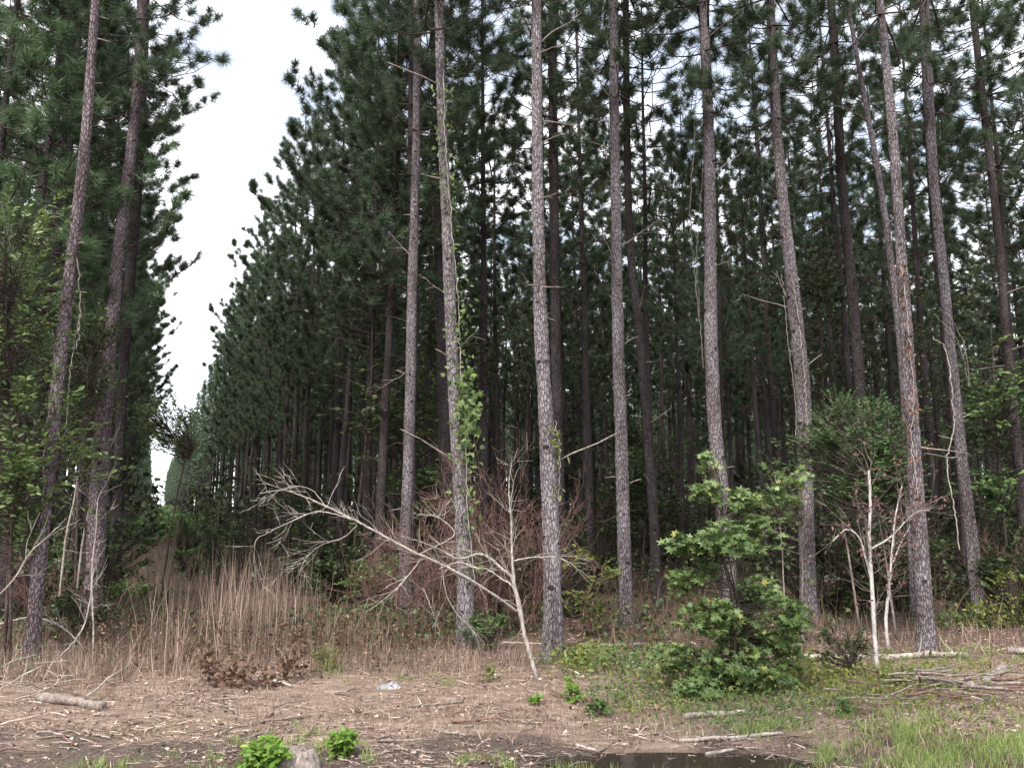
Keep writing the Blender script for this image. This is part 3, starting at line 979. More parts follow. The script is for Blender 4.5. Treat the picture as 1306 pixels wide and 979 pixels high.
def leafy(name, label, cat, base, prof, nspr, nleaf, lsize, tpl, leafm, stemm, seed, stems=2, ln=.3, group=None, yd=.9, single=0, droop=.35, rstem=.018, twig_r=.004, foliage='foliage', lumps=None):
    rng = np.random.default_rng(seed)
    t = thing(name, label, cat, tuple(base), group)
    prof = sorted(prof)
    zz = np.array([p[0] for p in prof])
    mid = np.array([(p[1] + p[2]) / 2 for p in prof])
    ztop = zz[-1]
    sb = MB()
    axes = []
    for q in range(stems):
        off = rng.normal(0, .05 + .03 * stems, 2) if q else np.zeros(2)
        sp_ = rng.normal(0, .12 * (prof[len(prof) // 2][2] - prof[len(prof) // 2][1]), 2) if q else np.zeros(2)
        zs = np.linspace(-.05, ztop * (1 if q == 0 else rng.uniform(.6, .9)), 8)
        f = (zs / ztop).clip(0, 1)
        x = np.interp(zs, np.r_[0, zz[zz > 0.05]], np.r_[0, mid[zz > 0.05]]) * (f ** .6) + off[0] + sp_[0] * f
        y = off[1] + sp_[1] * f
        pts = np.stack([x, y + rng.normal(0, .01, 8), zs], 1)
        axes.append(pts)
    def axis_fn(p):
        a = axes[rng.integers(0, len(axes))]
        zt = min(p[2] * .9, p[2] - .25 * math.hypot(p[0], p[1]))
        zt = max(.05, zt)
        return np.array([np.interp(zt, a[:, 2], a[:, k]) for k in range(3)])
    if lumps:
        k_ = np.array([l[2] * l[3] for l in lumps], float)
        pick_ = rng.choice(len(lumps), nspr, p=k_ / k_.sum())
        yo = rng.normal(0, .16, len(lumps))
        pts = []
        for q in pick_:
            lx, ly, rx, ry = lumps[q]
            c_ = at(lx, ly, base[1] + yo[q]) - np.asarray(base)
            v_ = unit(rng.normal(0, 1, 3)) * rng.random() ** .4
            pts.append(c_ + v_ * np.array([rx, rx, ry]) * base[1] / F)
        pts = np.array(pts)
        pts[:, 2] = pts[:, 2].clip(.03)
    else:
        pts = env_points(rng, prof, nspr, yd)
    tw, lp, ld, lnr = sprays(rng, pts, axis_fn, nleaf, lsize, ln, droop)
    for q, a in enumerate(axes):
        b = MB()
        b.tube(a, np.linspace(rstem, rstem * .25, len(a)), 7, 0, cap=True)
        put('stem', b.mesh('stem', M[stemm], True), t)
    for c, line in tw:
        j = (c + line[0]) / 2 + rng.normal(0, .02, 3)
        sb.tube(np.vstack([c, j, line]), np.linspace(twig_r * 1.6, twig_r * .5, 6), 3, 0)
    put('branches' if False else 'branch_work', sb.mesh('branch_work', M[stemm]), t)['kind'] = 'stuff'
    sz = lsize * rng.uniform(.65, 1.2, len(lp))
    if single:
        # leaves that can be picked apart one by one: the ones on the viewer's side
        fr = np.argsort(lp[:, 1] + rng.normal(0, .05, len(lp)))
        pick, rest = fr[:single], fr[single:]
        lmes = []
        for v in range(4):
            b = MB()
            tv = tpl[0].copy()
            tv[:, 2] += rng.normal(0, .09, len(tv)) - .3 * tv[:, 0] ** 2 - .15 * tv[:, 1] ** 2
            b.leaves((tv, tpl[1]), np.zeros((1, 3)), np.array([[0, 1.0, 0]]), np.array([[0, 0, 1.0]]), 1.0)
            lmes.append(b.mesh('leaf', M[leafm]))
        from mathutils import Matrix
        for i in pick:
            d = unit(ld[i])
            x = unit(np.cross(d, lnr[i]))
            z = np.cross(x, d)
            o = put('leaf', lmes[rng.integers(0, 4)], t)
            o.matrix_local = Matrix([[x[k] * sz[i], d[k] * sz[i], z[k] * sz[i], lp[i][k]] for k in range(3)] + [[0, 0, 0, 1]])
    else:
        rest = np.arange(len(lp))
    fb = MB()
    fb.leaves(tpl, lp[rest], ld[rest], lnr[rest], sz[rest])
    put(foliage, fb.mesh(foliage, M[leafm]), t)['kind'] = 'stuff'
    return t

# the big sweetgum in front of the grey pine
g = ground(935, 878)
leafy('sweetgum_bush', 'large bushy sweetgum with star-shaped green leaves around the foot of a grey pine', 'bush', g,
      px_prof(g, g[1], [(572, 892, 915), (600, 893, 925), (635, 900, 960), (670, 862, 972), (705, 856, 975), (740, 872, 985), (790, 868, 1022), (850, 838, 1022), (884, 866, 1006)]),
      760, 7, .082, STAR, 'gum', 'branch', 301, stems=4, ln=.2, single=295, droop=.5, twig_r=.0017,
      lumps=[(903, 588, 14, 15), (904, 625, 20, 16), (943, 640, 22, 18), (962, 662, 14, 12), (880, 690, 24, 14), (922, 682, 30, 20), (958, 694, 16, 12), (878, 735, 20, 18), (905, 722, 18, 14), (968, 752, 30, 22), (1002, 778, 20, 24), (905, 785, 36, 24), (955, 805, 38, 26), (1003, 822, 17, 28), (864, 832, 26, 16), (925, 845, 45, 24), (975, 858, 32, 20), (892, 868, 26, 12)])
g = ground(1003, 835)
leafy('sweetgum_sapling', 'thin sapling with pale arching stems and small star leaves rising behind the large sweetgum', 'sapling', g,
      px_prof(g, g[1], [(600, 975, 1000), (615, 962, 1022), (640, 962, 1028), (665, 968, 1022), (700, 985, 1012)]),
      60, 7, .085, STAR, 'gum', 'stick', 302, stems=2, ln=.25, droop=.4, rstem=.014)
# round feathery tree
g = ground(1118, 812)
leafy('feathery_tree', 'small round-crowned tree with fine feathery green foliage in front of a dark pine', 'tree', g,
      px_prof(g, g[1], [(508, 1070, 1120), (525, 1045, 1146), (555, 1032, 1162), (590, 1028, 1168), (620, 1042, 1165), (640, 1060, 1140)]),
      820, 18, .055, LEAF4, 'fern', 'stick', 303, stems=3, ln=.34, droop=.15, rstem=.02)
# yellow-green sprigs by the thick pine
g = ground(742, 810)
leafy('yellow_shrub', 'yellow-green leafy shrub arching over just past the thickest pine', 'shrub', g,
      px_prof(g, g[1], [(688, 722, 740), (705, 726, 765), (725, 738, 790), (745, 740, 785), (770, 722, 775), (800, 728, 765)]),
      55, 9, .075, OVAL, 'leafyel', 'twig', 304, stems=2, ln=.25)
# leafy hardwoods on the near side of the lane
for i, (bpx, rows, lab, lm, n) in enumerate([
        ((5, 850), [(250, -60, 60), (330, -70, 95), (400, -80, 92), (470, -80, 75), (540, -70, 108), (580, -60, 118), (620, -60, 70), (700, -50, 40)],
         'leafy green hardwood filling the frame edge behind the slim vine-hung pine', 'leaflit', 640),
        ((92, 800), [(380, 85, 130), (450, 80, 140), (520, 70, 150), (560, 60, 150), (620, 65, 120)],
         'small hardwood with dark leaves between the slim vine-hung pine and the stout reddish one', 'leafdark', 150),
        ((205, 772), [(508, 190, 212), (525, 172, 240), (545, 166, 262), (562, 176, 262), (574, 225, 260)],
         'leaning oak sprig with small yellowish-green leaves overhanging the lane against the white sky', 'leafyel', 190)]):
    g = ground(*bpx)
    leafy('hardwood_sapling', lab, 'sapling', g, px_prof(g, g[1], rows), n, 12, .085 if i != 2 else .07, OVAL, lm if i != 2 else 'leaflit', 'branch', 310 + i, stems=2, ln=.4, yd=.8, rstem=.022, droop=.2)

# dry reddish-leaved white saplings
def sapling_bare(label, stems, seed, leafm=None, lrows=None, nl=0, matn='birch', name='bare_sapling', cat='sapling', twigs=14, group=None, dep=None, thin=.68):
    rng = np.random.default_rng(seed)
    g = ground(stems[0][0][0], stems[0][0][1])
    dep = dep or g[1]
    t = thing(name, label, cat, tuple(g), group)
    tips = []
    for st in stems:
        pts = np.array([at(q[0], q[1], dep + (q[3] if len(q) > 3 else 0)) for q in st]) - g
        rad = np.array([max(q[2] * thin * dep / F / 2, .0024) for q in st])
        n = 6 * len(st)
        fine = catmull(pts, n)
        fine[1:] += rng.normal(0, .0018, (n - 1, 3))
        rr = np.interp(np.linspace(0, len(pts) - 1, n), np.arange(len(pts)), rad)
        if fine[0, 2] < .05:
            fine[0, 2] = -.04
        b = MB()
        b.tube(fine, rr, 8, 0, cap=True)
        put('stem' if len(stems) < 3 else 'branch', b.mesh('stem', M[matn], True), t)
        sl_ = np.linalg.norm(np.diff(fine, axis=0), axis=1)
        L = sl_.sum()
        cum = np.r_[0, np.cumsum(sl_)] / L
        b = MB()
        for _ in range(int(twigs * L)):
            k = int(np.searchsorted(cum, rng.uniform(.25, 1)).clip(1, n - 1))
            dirn = unit(unit(fine[min(k + 1, n - 1)] - fine[k - 1]) * rng.uniform(.3, 1) + rng.normal(0, .42, 3) + np.array([0, 0, .15]))
            l = rng.uniform(.12, .5)
            e = fine[k] + dirn * l
            ln_ = crooked(rng, fine[k], e, 5, .1)
            b.tube(ln_, np.linspace(min(rr[k] * .5, .0034), .001, 5), 3, 0)
            tips.append(e)
            for _2 in range(2):
                m_ = ln_[rng.integers(1, 4)]
                e2 = m_ + unit(dirn + rng.normal(0, .6, 3)) * l * .5
                b.tube(crooked(rng, m_, e2, 4, .1), np.linspace(.003, .001, 4), 3, 0)
                tips.append(e2)
        if b.n:
            put('twig_spray', b.mesh('twig_spray', M[matn if matn != 'birch' else 'stick']), t)['kind'] = 'stuff'
    if leafm:
        tips = np.array(tips)
        k = rng.integers(0, len(tips), nl)
        b = MB()
        b.leaves(CURL, tips[k] + rng.normal(0, .02, (nl, 3)), rng.normal(0, 1, (nl, 3)) + np.array([0, 0, -.8]), rng.normal(0, 1, (nl, 3)), rng.uniform(.03, .06, nl))
        put('foliage', b.mesh('foliage', M[leafm]), t)['kind'] = 'stuff'
    return t, g

sapling_bare('white-barked sapling with dry purplish leaves in front of the pale fallen log',
    [[(1120, 862, 8), (1116, 820, 7.5), (1112, 745, 7), (1109, 690, 5.5), (1110, 640, 5), (1108, 600, 4)],
     [(1112, 745, 4), (1098, 690, 3), (1080, 675, 2.2), (1062, 690, 1.5)],
     [(1110, 700, 4), (1135, 685, 3), (1165, 655, 2), (1185, 650, 1.2)]], 401, 'leafpurple', None, 240, twigs=16)
sapling_bare('thinner white sapling stem with reddish dry leaves beside the white-barked one',
    [[(1133, 828, 6), (1130, 790, 6), (1134, 750, 5), (1138, 700, 4), (1142, 660, 3), (1150, 620, 2)],
     [(1138, 720, 3), (1150, 690, 2), (1168, 660, 1.5)]], 402, 'leafpurple', None, 200, twigs=20)
# the bare leaning white tree
sapling_bare('bare white leaning dead tree with a long branch reaching over the dry grass', [
    [(685, 864, 9), (676, 835, 9), (668, 805, 8.5), (664, 780, 9), (660, 762, 9), (652, 735, 7), (640, 725, 6), (628, 714, 5.5), (612, 706, 5), (585, 712, 4, -.1), (560, 700, 2.5, -.2), (535, 690, 1.6, -.3)],
    [(664, 790, 6), (655, 750, 4.5), (640, 738, 4, .05), (622, 726, 4, .1), (608, 724, 3, .1), (585, 717, 3, .15), (560, 725, 2, .2)],
    [(660, 765, 6), (655, 735, 5.5), (653, 700, 5), (652, 660, 4), (649, 625, 2.6), (652, 590, 1.4)],
    [(655, 715, 3.5), (668, 712, 3), (690, 710, 2.6, -.2), (714, 711, 2, -.4), (728, 722, 1.2, -.5)],
    [(660, 780, 6, .15), (640, 765, 6, .1), (600, 739, 6, -.1), (560, 718, 5.5, -.25), (520, 700, 5.5, -.35), (480, 678, 5, -.45), (450, 662, 4.5, -.5), (415, 645, 4, -.55), (385, 632, 3, -.6), (360, 625, 2.2, -.65), (332, 629, 1.5, -.7)],
    [(452, 663, 3.2, -.5), (425, 655, 2.8, -.55), (400, 653, 2.4, -.55), (360, 670, 2.2, -.6), (340, 680, 1.8, -.6), (326, 690, 1.4, -.65), (324, 720, 1, -.65)],
    [(455, 670, 2.4, -.5), (438, 685, 2, -.4), (410, 695, 1.7, -.4), (392, 710, 1.4, -.4), (381, 730, 1, -.4)],
    [(415, 645, 2, -.55), (398, 625, 1.6, -.55), (372, 620, 1.3, -.6), (345, 632, 1, -.6), (330, 646, .8, -.6)],
    [(540, 708, 3.4, -.3), (530, 722, 3, -.3), (515, 740, 2.6, -.35), (498, 757, 2, -.4), (472, 778, 1.2, -.4)],
    [(535, 706, 2.4, -.3), (560, 694, 2.4, -.2), (580, 680, 2, -.1), (560, 660, 1.8, -.1), (535, 655, 1.2, -.1)],
    [(563, 720, 2.4, .2), (570, 760, 2.4, .3), (585, 785, 2, .35), (600, 800, 1.6, .35), (612, 822, 1.2, .35)],
    ], 403, matn='pale', name='dead_tree', cat='dead tree', twigs=12, thin=.55)

# pale dead stems and arched dead branches near the lane
sapling_bare('pale dead stem leaning beside the slim vine-hung pine', [[(72, 800, 4), (78, 740, 4), (85, 680, 4), (94, 640, 3), (100, 600, 2)]], 404, matn='pale', twigs=5, name='dead_sapling', cat='dead sapling')
sapling_bare('pale dead stem slanting up to the stout reddish pine', [[(92, 790, 4), (99, 745, 4.5), (106, 690, 4.5), (116, 640, 4), (128, 600, 3), (152, 545, 2)]], 405, matn='pale', twigs=4, name='dead_sapling', cat='dead sapling')
sapling_bare('thin pale stem standing in front of the stout reddish pine, foot in litter', [[(118, 850, 3), (119, 800, 3), (117, 730, 3), (122, 680, 2), (124, 640, 1.4)]], 406, matn='pale', twigs=6, name='dead_sapling', cat='dead sapling')
sapling_bare('arching white dead branch bowed over the ground at the slim pine foot', [[(112, 838, 1.6), (100, 818, 2.4), (75, 797, 3), (45, 787, 3.4), (20, 790, 3.2), (-10, 798, 3)]], 407, matn='pale', twigs=3, name='fallen_branch', cat='branch')
sapling_bare('white dead branch curving up from the litter past the thin pale stem', [[(60, 852, 3), (88, 825, 3), (106, 800, 3), (115, 765, 2.6), (119, 730, 1.6)]], 408, matn='pale', twigs=5, name='fallen_branch', cat='branch')
sapling_bare('long pale dead branch sweeping in low across the slim pine trunk', [[(-20, 770, 3.4), (0, 757, 3.6), (20, 735, 3), (38, 705, 2.6), (60, 685, 2), (85, 660, 1)]], 409, matn='pale', twigs=5, name='fallen_branch', cat='branch', dep=8.0)
sapling_bare('thin slanting dead stem in the undergrowth between rough grey and vine-covered pines', [[(566, 817, 2.6), (557, 795, 2.6), (548, 770, 2.2), (540, 750, 1.2)]], 410, matn='pale', twigs=4, name='dead_sapling', cat='dead sapling')

# bare reddish twig bushes
def twig_bush(seed, h, n, spread=.55, leaf=0):
    rng = np.random.default_rng(seed)
    mb = MB()
    tips = []
    def rec(p, d, l, r, lv):
        e = p + d * l
        ln_ = crooked(rng, p, e, 5, .14)
        mb.tube(ln_, np.linspace(r, r * .5, 5), 3 if lv else 5, 0)
        tips.append(ln_[-1])
        if lv < 3:
            for _ in range(rng.integers(2, 5) if lv else 5):
                k = rng.integers(1, 5)
                rec(ln_[k], unit(d + rng.normal(0, .55, 3) + np.array([0, 0, .1])), l * rng.uniform(.4, .7), max(r * .5, .0034), lv + 1)
    for _ in range(n):
        a = rng.uniform(0, 6.28)
        rec(np.array([math.cos(a) * .12 * rng.random(), math.sin(a) * .12 * rng.random(), -.03]),
            unit(np.array([math.cos(a) * spread * rng.random(), math.sin(a) * spread * rng.random(), 1])), h * rng.uniform(.4, .6), .009, 0)
    return mb, np.array(tips)
TWIG = [twig_bush(500 + i, 2.1, 8)[0].mesh('twig_mass', M['twig']) for i in range(3)]
def place_twig(px, py, s, lab, v, rz, group='bare twiggy bushes at the forest edge'):
    g = ground(px, py)
    t = thing('twiggy_bush', lab, 'bush', tuple(g), group, rz, s)
    put('branch_work', TWIG[v], t)['kind'] = 'stuff'
place_twig(634, 812, 1.3, 'bare reddish twiggy bush tangled behind the upright stem of the white dead tree', 0, .4)
place_twig(556, 806, 1.15, 'bare reddish twiggy bush between the rough grey pine and the vine-covered one', 1, 2.0)
place_twig(600, 800, 1.35, 'bare reddish twiggy bush standing close beside the vine-covered pine foot', 2, 3.3)
place_twig(668, 806, 1.1, 'low bare twiggy bush just behind the fork of the white dead tree', 1, 5.2)
place_twig(530, 812, .75, 'low bare twiggy bush in front of the rough grey pine', 0, 1.7)
place_twig(470, 795, .8, 'bare brown twiggy bush between the tall dry grass and the rough grey pine', 2, .2)
place_twig(672, 785, 1.2, 'bare brown twiggy bush close behind the thickest pine', 2, 1.0)
place_twig(1175, 780, .8, 'bare brown twiggy bush between the orange-creeper pine and the feathery tree', 0, 3.0)
place_twig(1275, 775, .8, 'bare twiggy bush behind the weeds at the curved pine', 1, 4.0)
place_twig(60, 812, .8, 'bare twiggy bush tangled behind the slim vine-hung pine', 2, 5.0)

# shady undergrowth bushes inside the wood
def bush_parts(seed, h, r, n, lm):
    rng = np.random.default_rng(seed)
    prof = [(0.15, -r * .6, r * .6), (h * .4, -r, r), (h * .75, -r * .8, r * .8), (h, -r * .25, r * .25)]
    pts = env_points(rng, prof, n)
    sb, fb = MB(), MB()
    def ax(p):
        return np.array([p[0] * .25, p[1] * .25, p[2] * .55])
    tw, lp, ld, lnr = sprays(rng, pts, ax, 11, .08, .4)
    for c, line in tw:
        b0 = np.array([c[0] * .3, c[1] * .3, 0])
        sb.tube(np.vstack([b0, c, line]), np.linspace(.009, .002, 6), 3, 0)
    fb.leaves(LEAF4, lp, ld, lnr, .1 * rng.uniform(.7, 1.25, len(lp)))
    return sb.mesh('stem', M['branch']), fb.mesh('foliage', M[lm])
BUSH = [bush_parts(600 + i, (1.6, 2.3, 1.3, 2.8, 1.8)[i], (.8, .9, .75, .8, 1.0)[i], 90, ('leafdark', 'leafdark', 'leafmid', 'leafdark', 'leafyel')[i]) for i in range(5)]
rngb = np.random.default_rng(77)
nb, spots_b = 0, []
while nb < 105:
    px = rngb.uniform(205, 1345) if nb > 14 else rngb.uniform(-10, 175)
    dep = 13.2 + 26 * rngb.random() ** 1.4
    p = at(px, 700, dep)
    lat = p[0] * W_[0] + p[1] * W_[1]
    if -.6 < lat < 3.4:
        continue
    spots_b.append((dep, px, p))
    nb += 1
spots_b.sort(key=lambda q: q[0])
for dep, px, p in spots_b:
    v = int(rngb.integers(0, 4)) if rngb.random() < .93 else 4
    lab = gap_label(px, 'understory bush', 3, 'dark leafy bush in the shaded undergrowth between the plantation trunks')
    t = thing('understory_bush', lab, 'bush', (p[0], p[1], gz(p[0], p[1])), 'shaded undergrowth bushes', rngb.uniform(0, 6.28), rngb.uniform(.75, 1.25))
    put('stem', BUSH[v][0], t)
    put('foliage', BUSH[v][1], t)
for i in range(16):
    al, lt = 15.5 + i * 1.5, rngb.uniform(-.7, 3.6)
    q = U * al + W_ * lt
    lab = row_label('lanebush', 'low dark bush growing on the lane floor behind the tall dry grass', 3, 'low dark bush growing on the shaded floor of the lane')
    t = thing('understory_bush', lab, 'bush', (q[0], q[1], gz(q[0], q[1])), 'low bushes on the lane floor', rngb.uniform(0, 6.28), rngb.uniform(.5, .75))
    put('stem', BUSH[i % 4][0], t)
    put('foliage', BUSH[i % 4][1], t)
# slim leafy hardwoods drawn up in the shade
def shade_tree(seed, h):
    rng = np.random.default_rng(seed)
    prof = [(h * .3, -.5, .5), (h * .55, -1.0, 1.0), (h * .8, -.9, .9), (h, -.3, .3)]
    pts = env_points(rng, prof, 110)
    sb, fb = MB(), MB()
    zs = np.linspace(-.05, h, 9)
    st = np.stack([np.sin(zs * .7 + seed) * .12, np.cos(zs * .6) * .1 - .1, zs], 1)
    sb.tube(st, np.linspace(.035, .008, 9), 6, 0)
    tw, lp, ld, lnr = sprays(rng, pts, lambda p: np.array([np.interp(p[2] - .5 * math.hypot(p[0], p[1]), zs, st[:, k]) for k in range(3)]), 12, .08, .55)
    for c, line in tw:
        sb.tube(np.vstack([c, line]), np.linspace(.009, .003, 5), 3, 0)
    fb.leaves(LEAF4, lp, ld, lnr, .115 * rng.uniform(.7, 1.25, len(lp)))
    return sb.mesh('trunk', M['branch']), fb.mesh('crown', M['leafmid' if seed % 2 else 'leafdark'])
SHADE = [shade_tree(650 + i, (4.2, 5.5, 6.8)[i]) for i in range(3)]
spots_t = []
while len(spots_t) < 24:
    px, dep = rngb.uniform(240, 1330), 14.5 + 17 * rngb.random()
    p = at(px, 700, dep)
    lat = p[0] * W_[0] + p[1] * W_[1]
    if lat > 3.0:
        spots_t.append((dep, px, p))
spots_t.sort(key=lambda q: q[0])
for dep, px, p in spots_t:
    v = int(rngb.integers(0, 3))
    lab = gap_label(px, 'slim leafy hardwood', 3, 'slim leafy hardwood drawn up in the shade among the plantation pines')
    t = thing('shade_tree', lab, 'tree', (p[0], p[1], gz(p[0], p[1])), 'slim hardwoods in the shade', rngb.uniform(0, 6.28), rngb.uniform(.8, 1.2))
    put('trunk', SHADE[v][0], t)
    put('crown', SHADE[v][1], t)
# tall dark shrub just behind the dry grass, and others near the edge
def near_bush(px, py, v, s, lab, cat='bush'):
    g = ground(px, py)
    t = thing('leafy_bush', lab, cat, tuple(g), 'leafy bushes at the forest edge', rngb.uniform(0, 6.28), s)
    put('stem', BUSH[v][0], t)
    put('foliage', BUSH[v][1], t)
near_bush(430, 768, 0, 1.0, 'dark leafy bush behind the tall dry grass, under the tip of the long bare branch')
near_bush(330, 748, 1, .95, 'tall dark shrub shading the grassy lane just beyond the dry grass')
near_bush(275, 742, 3, .8, 'dark shrub farther along the grassy lane edge behind the dry grass')
near_bush(385, 752, 3, .9, 'tall dark shrub behind the dry grass nearest the rough grey pine row')
near_bush(490, 780, 2, .9, 'low green bush at the foot of the rough grey pine')
near_bush(735, 790, 1, .75, 'dark bush in the shade between the thickest pine and the straight one')
near_bush(1290, 790, 0, 1.0, 'dark leafy bush filling the corner beyond the curved pine')
near_bush(1302, 800, 4, .5, 'yellow-green low bush in front of the dark corner bush')
near_bush(100, 812, 0, .6, 'dark brown-green bush under the stout reddish pine')
near_bush(160, 790, 2, .55, 'green bush at the lane mouth near the stout reddish pine')
near_bush(625, 830, 2, .42, 'small green weed bush between the vine-covered pine and the white dead tree')
near_bush(1087, 862, 0, .42, 'small dark evergreen sapling beside the white-barked stem')

def undergrowth():
    """brown dead stems, briars and leaves that cover the floor of the wood"""
    rng = np.random.default_rng(88)
    mb = MB()
    n = 11000
    dep = 10.2 + 32 * rng.random(n) ** 1.7
    px = rng.uniform(-60, 1366, n)
    x = (px - CX) / F * dep
    lat = x * W_[0] + dep * W_[1]
    keep = ~((lat > -.4) & (lat < 3.2) & (dep > 14)) & ~((px > 600) & (px < 760) & (dep < 11)) & ~((px > 1000) & (dep < 11.5))
    x, dep = x[keep], dep[keep]
    base = np.stack([x, dep, np.full(len(x), -.02)], 1)
    blades(mb, rng, base, rng.uniform(.2, 1.0, len(x)) * (0.55 + .45 * (dep > 12)), rng.uniform(.006, .014, len(x)), .6, 0, .7)
    n2 = 1300
    d2 = rng.uniform(8.7, 12, n2)
    x2 = (rng.uniform(130, 560, n2) - CX) / F * d2
    blades(mb, rng, np.stack([x2, d2, np.full(n2, -.02)], 1), rng.uniform(.2, .7, n2), .006, .6, 0, .8)
    m2 = 3800
    k2 = rng.integers(0, n2, m2)
    p2 = np.stack([x2[k2], d2[k2], rng.uniform(.02, .42, m2)], 1) + rng.normal(0, .05, (m2, 3))
    h_ = m2 * 3 // 4
    mb.leaves(CURL, p2[:h_], rng.normal(0, 1, (h_, 3)), rng.normal(0, 1, (h_, 3)), rng.uniform(.02, .06, h_), 3)
    mb.leaves(LEAF4, p2[h_:], rng.normal(0, 1, (m2 - h_, 3)), rng.normal(0, 1, (m2 - h_, 3)), rng.uniform(.02, .05, m2 - h_), 1)
    m = 15000
    k = rng.integers(0, len(x), m)
    pos = base[k] + np.stack([rng.normal(0, .2, m), rng.normal(0, .2, m), rng.uniform(.05, .95, m) * (0.5 + .5 * (base[k][:, 1] > 12))], 1)
    mb.leaves(LEAF4, pos, rng.normal(0, 1, (m, 3)), rng.normal(0, .5, (m, 3)) + np.array([0, 0, 1]), rng.uniform(.05, .12, m), 1)
    o = put('undergrowth', mb.mesh('undergrowth', [M['brownstem'], M['leafdark'], M['leafmid'], M['leafbrown']]))
    stuff(o, 'brown stems and dull leaves covering the floor of the wood', 'undergrowth')
    mb = MB()
    n = 38000
    dep = 40 + 90 * rng.random(n)
    px = rng.uniform(-150, 1450, n)
    x = (px - CX) / F * dep
    lat = x * W_[0] + dep * W_[1]
    kp = ~((lat > .4) & (lat < 2.6))
    x, dep = x[kp], dep[kp]
    n = len(x)
    pos = np.stack([x, dep, 3.7 * rng.random(n) ** 1.25], 1)
    mb.leaves(LEAF4, pos, rng.normal(0, 1, (n, 3)), rng.normal(0, 1, (n, 3)), rng.uniform(.35, .6, n))
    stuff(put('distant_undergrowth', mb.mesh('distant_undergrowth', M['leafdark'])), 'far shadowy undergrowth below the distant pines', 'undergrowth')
undergrowth()

# ------------------------------------------------------------------ dry grass, litter, grass
def dry_grass():
    rng = np.random.default_rng(99)
    mb = MB()
    def patch(px0, px1, d0, d1, n, h, wd, lean, c=.25, m=0, sig=None):
        dep = rng.uniform(d0, d1, n)
        px = rng.uniform(px0, px1, n) if sig is None else rng.normal((px0 + px1) / 2, sig, n)
        x = (px - CX) / F * dep
        b = np.stack([x, dep, np.full(n, -.02)], 1)
        blades(mb, rng, b, h * rng.uniform(.55, 1.15, n), rng.uniform(wd * .6, wd * 1.2, n), lean, m, c)
    patch(265, 385, 9.2, 11.5, 400, 1.3, .0065, .12, .16, sig=36)         # tall stand
    patch(255, 400, 9.4, 12.5, 210, 1.0, .0065, .2, .3, sig=50)
    patch(180, 420, 8.6, 11.5, 560, .42, .007, .4, .5)
    patch(150, 260, 8.4, 11, 420, .4, .007, .45, .5)
    patch(200, 250, 8.9, 10.5, 60, 1.0, .008, .12, .2)
    patch(390, 560, 8.6, 10.2, 550, .26, .006, .5, .6)
    patch(420, 500, 9.3, 10.5, 110, .6, .007, .25)
    patch(20, 180, 8.2, 10, 900, .35, .007, .5, .4)
    patch(560, 680, 8.8, 10, 500, .25, .007, .4, .4)
    patch(960, 1180, 9.5, 12.5, 480, .3, .007, .5, .5)
    patch(1180, 1330, 9.8, 12, 380, .25, .008, .5, .4)
    patch(-20, 640, 6.4, 9.0, 5200, .10, .005, .9, .6)
    patch(640, 1330, 6.2, 9.4, 5200, .10, .005, .9, .6)
    for (fx, fy) in FRONT:
        if fy < 13.5:
            n = 70
            a_, r_ = rng.uniform(0, 6.28, n), rng.uniform(.12, .5, n)
            blades(mb, rng, np.stack([fx + np.cos(a_) * r_, fy + np.sin(a_) * r_, np.full(n, -.02)], 1), .2 * rng.uniform(.4, 1.3, n), .006, .6, rng.integers(0, 2), .6)
    # lane floor further in
    dep = rng.uniform(12, 70, 3500)
    lat = rng.uniform(-.8, 3.2, 3500)
    al = dep
    b = np.stack([U[0] * al + W_[0] * lat, U[1] * al + W_[1] * lat, np.full(3500, -.02)], 1)
    blades(mb, rng, b, rng.uniform(.12, .42, 3500), .014, .35, 1, .4)
    stuff(put('dry_grass', mb.mesh('dry_grass', [M['drygrass'], M['brownstem']])), 'tall straw-coloured dry grass at the mouth of the lane', 'grass')
    # shrubs and grass greener down the lane
    mb = MB()
    n = 9000
    al = 45 + 260 * rng.random(n)
    lat = rng.uniform(-1.2, 3.4, n)
    pos = np.stack([U[0] * al + W_[0] * lat, U[1] * al + W_[1] * lat, .2 + rng.random(n) * (1.0 + (al > 120) * 1.2)], 1)
    mb.leaves(LEAF4, pos, rng.normal(0, 1, (n, 3)), rng.normal(0, 1, (n, 3)) + np.array([0, -.6, .6]), rng.uniform(.25, .55, n))
    stuff(put('lane_greenery', mb.mesh('lane_greenery', M['leafmid'])), 'green growth closing the far end of the lane', 'greenery')
dry_grass()

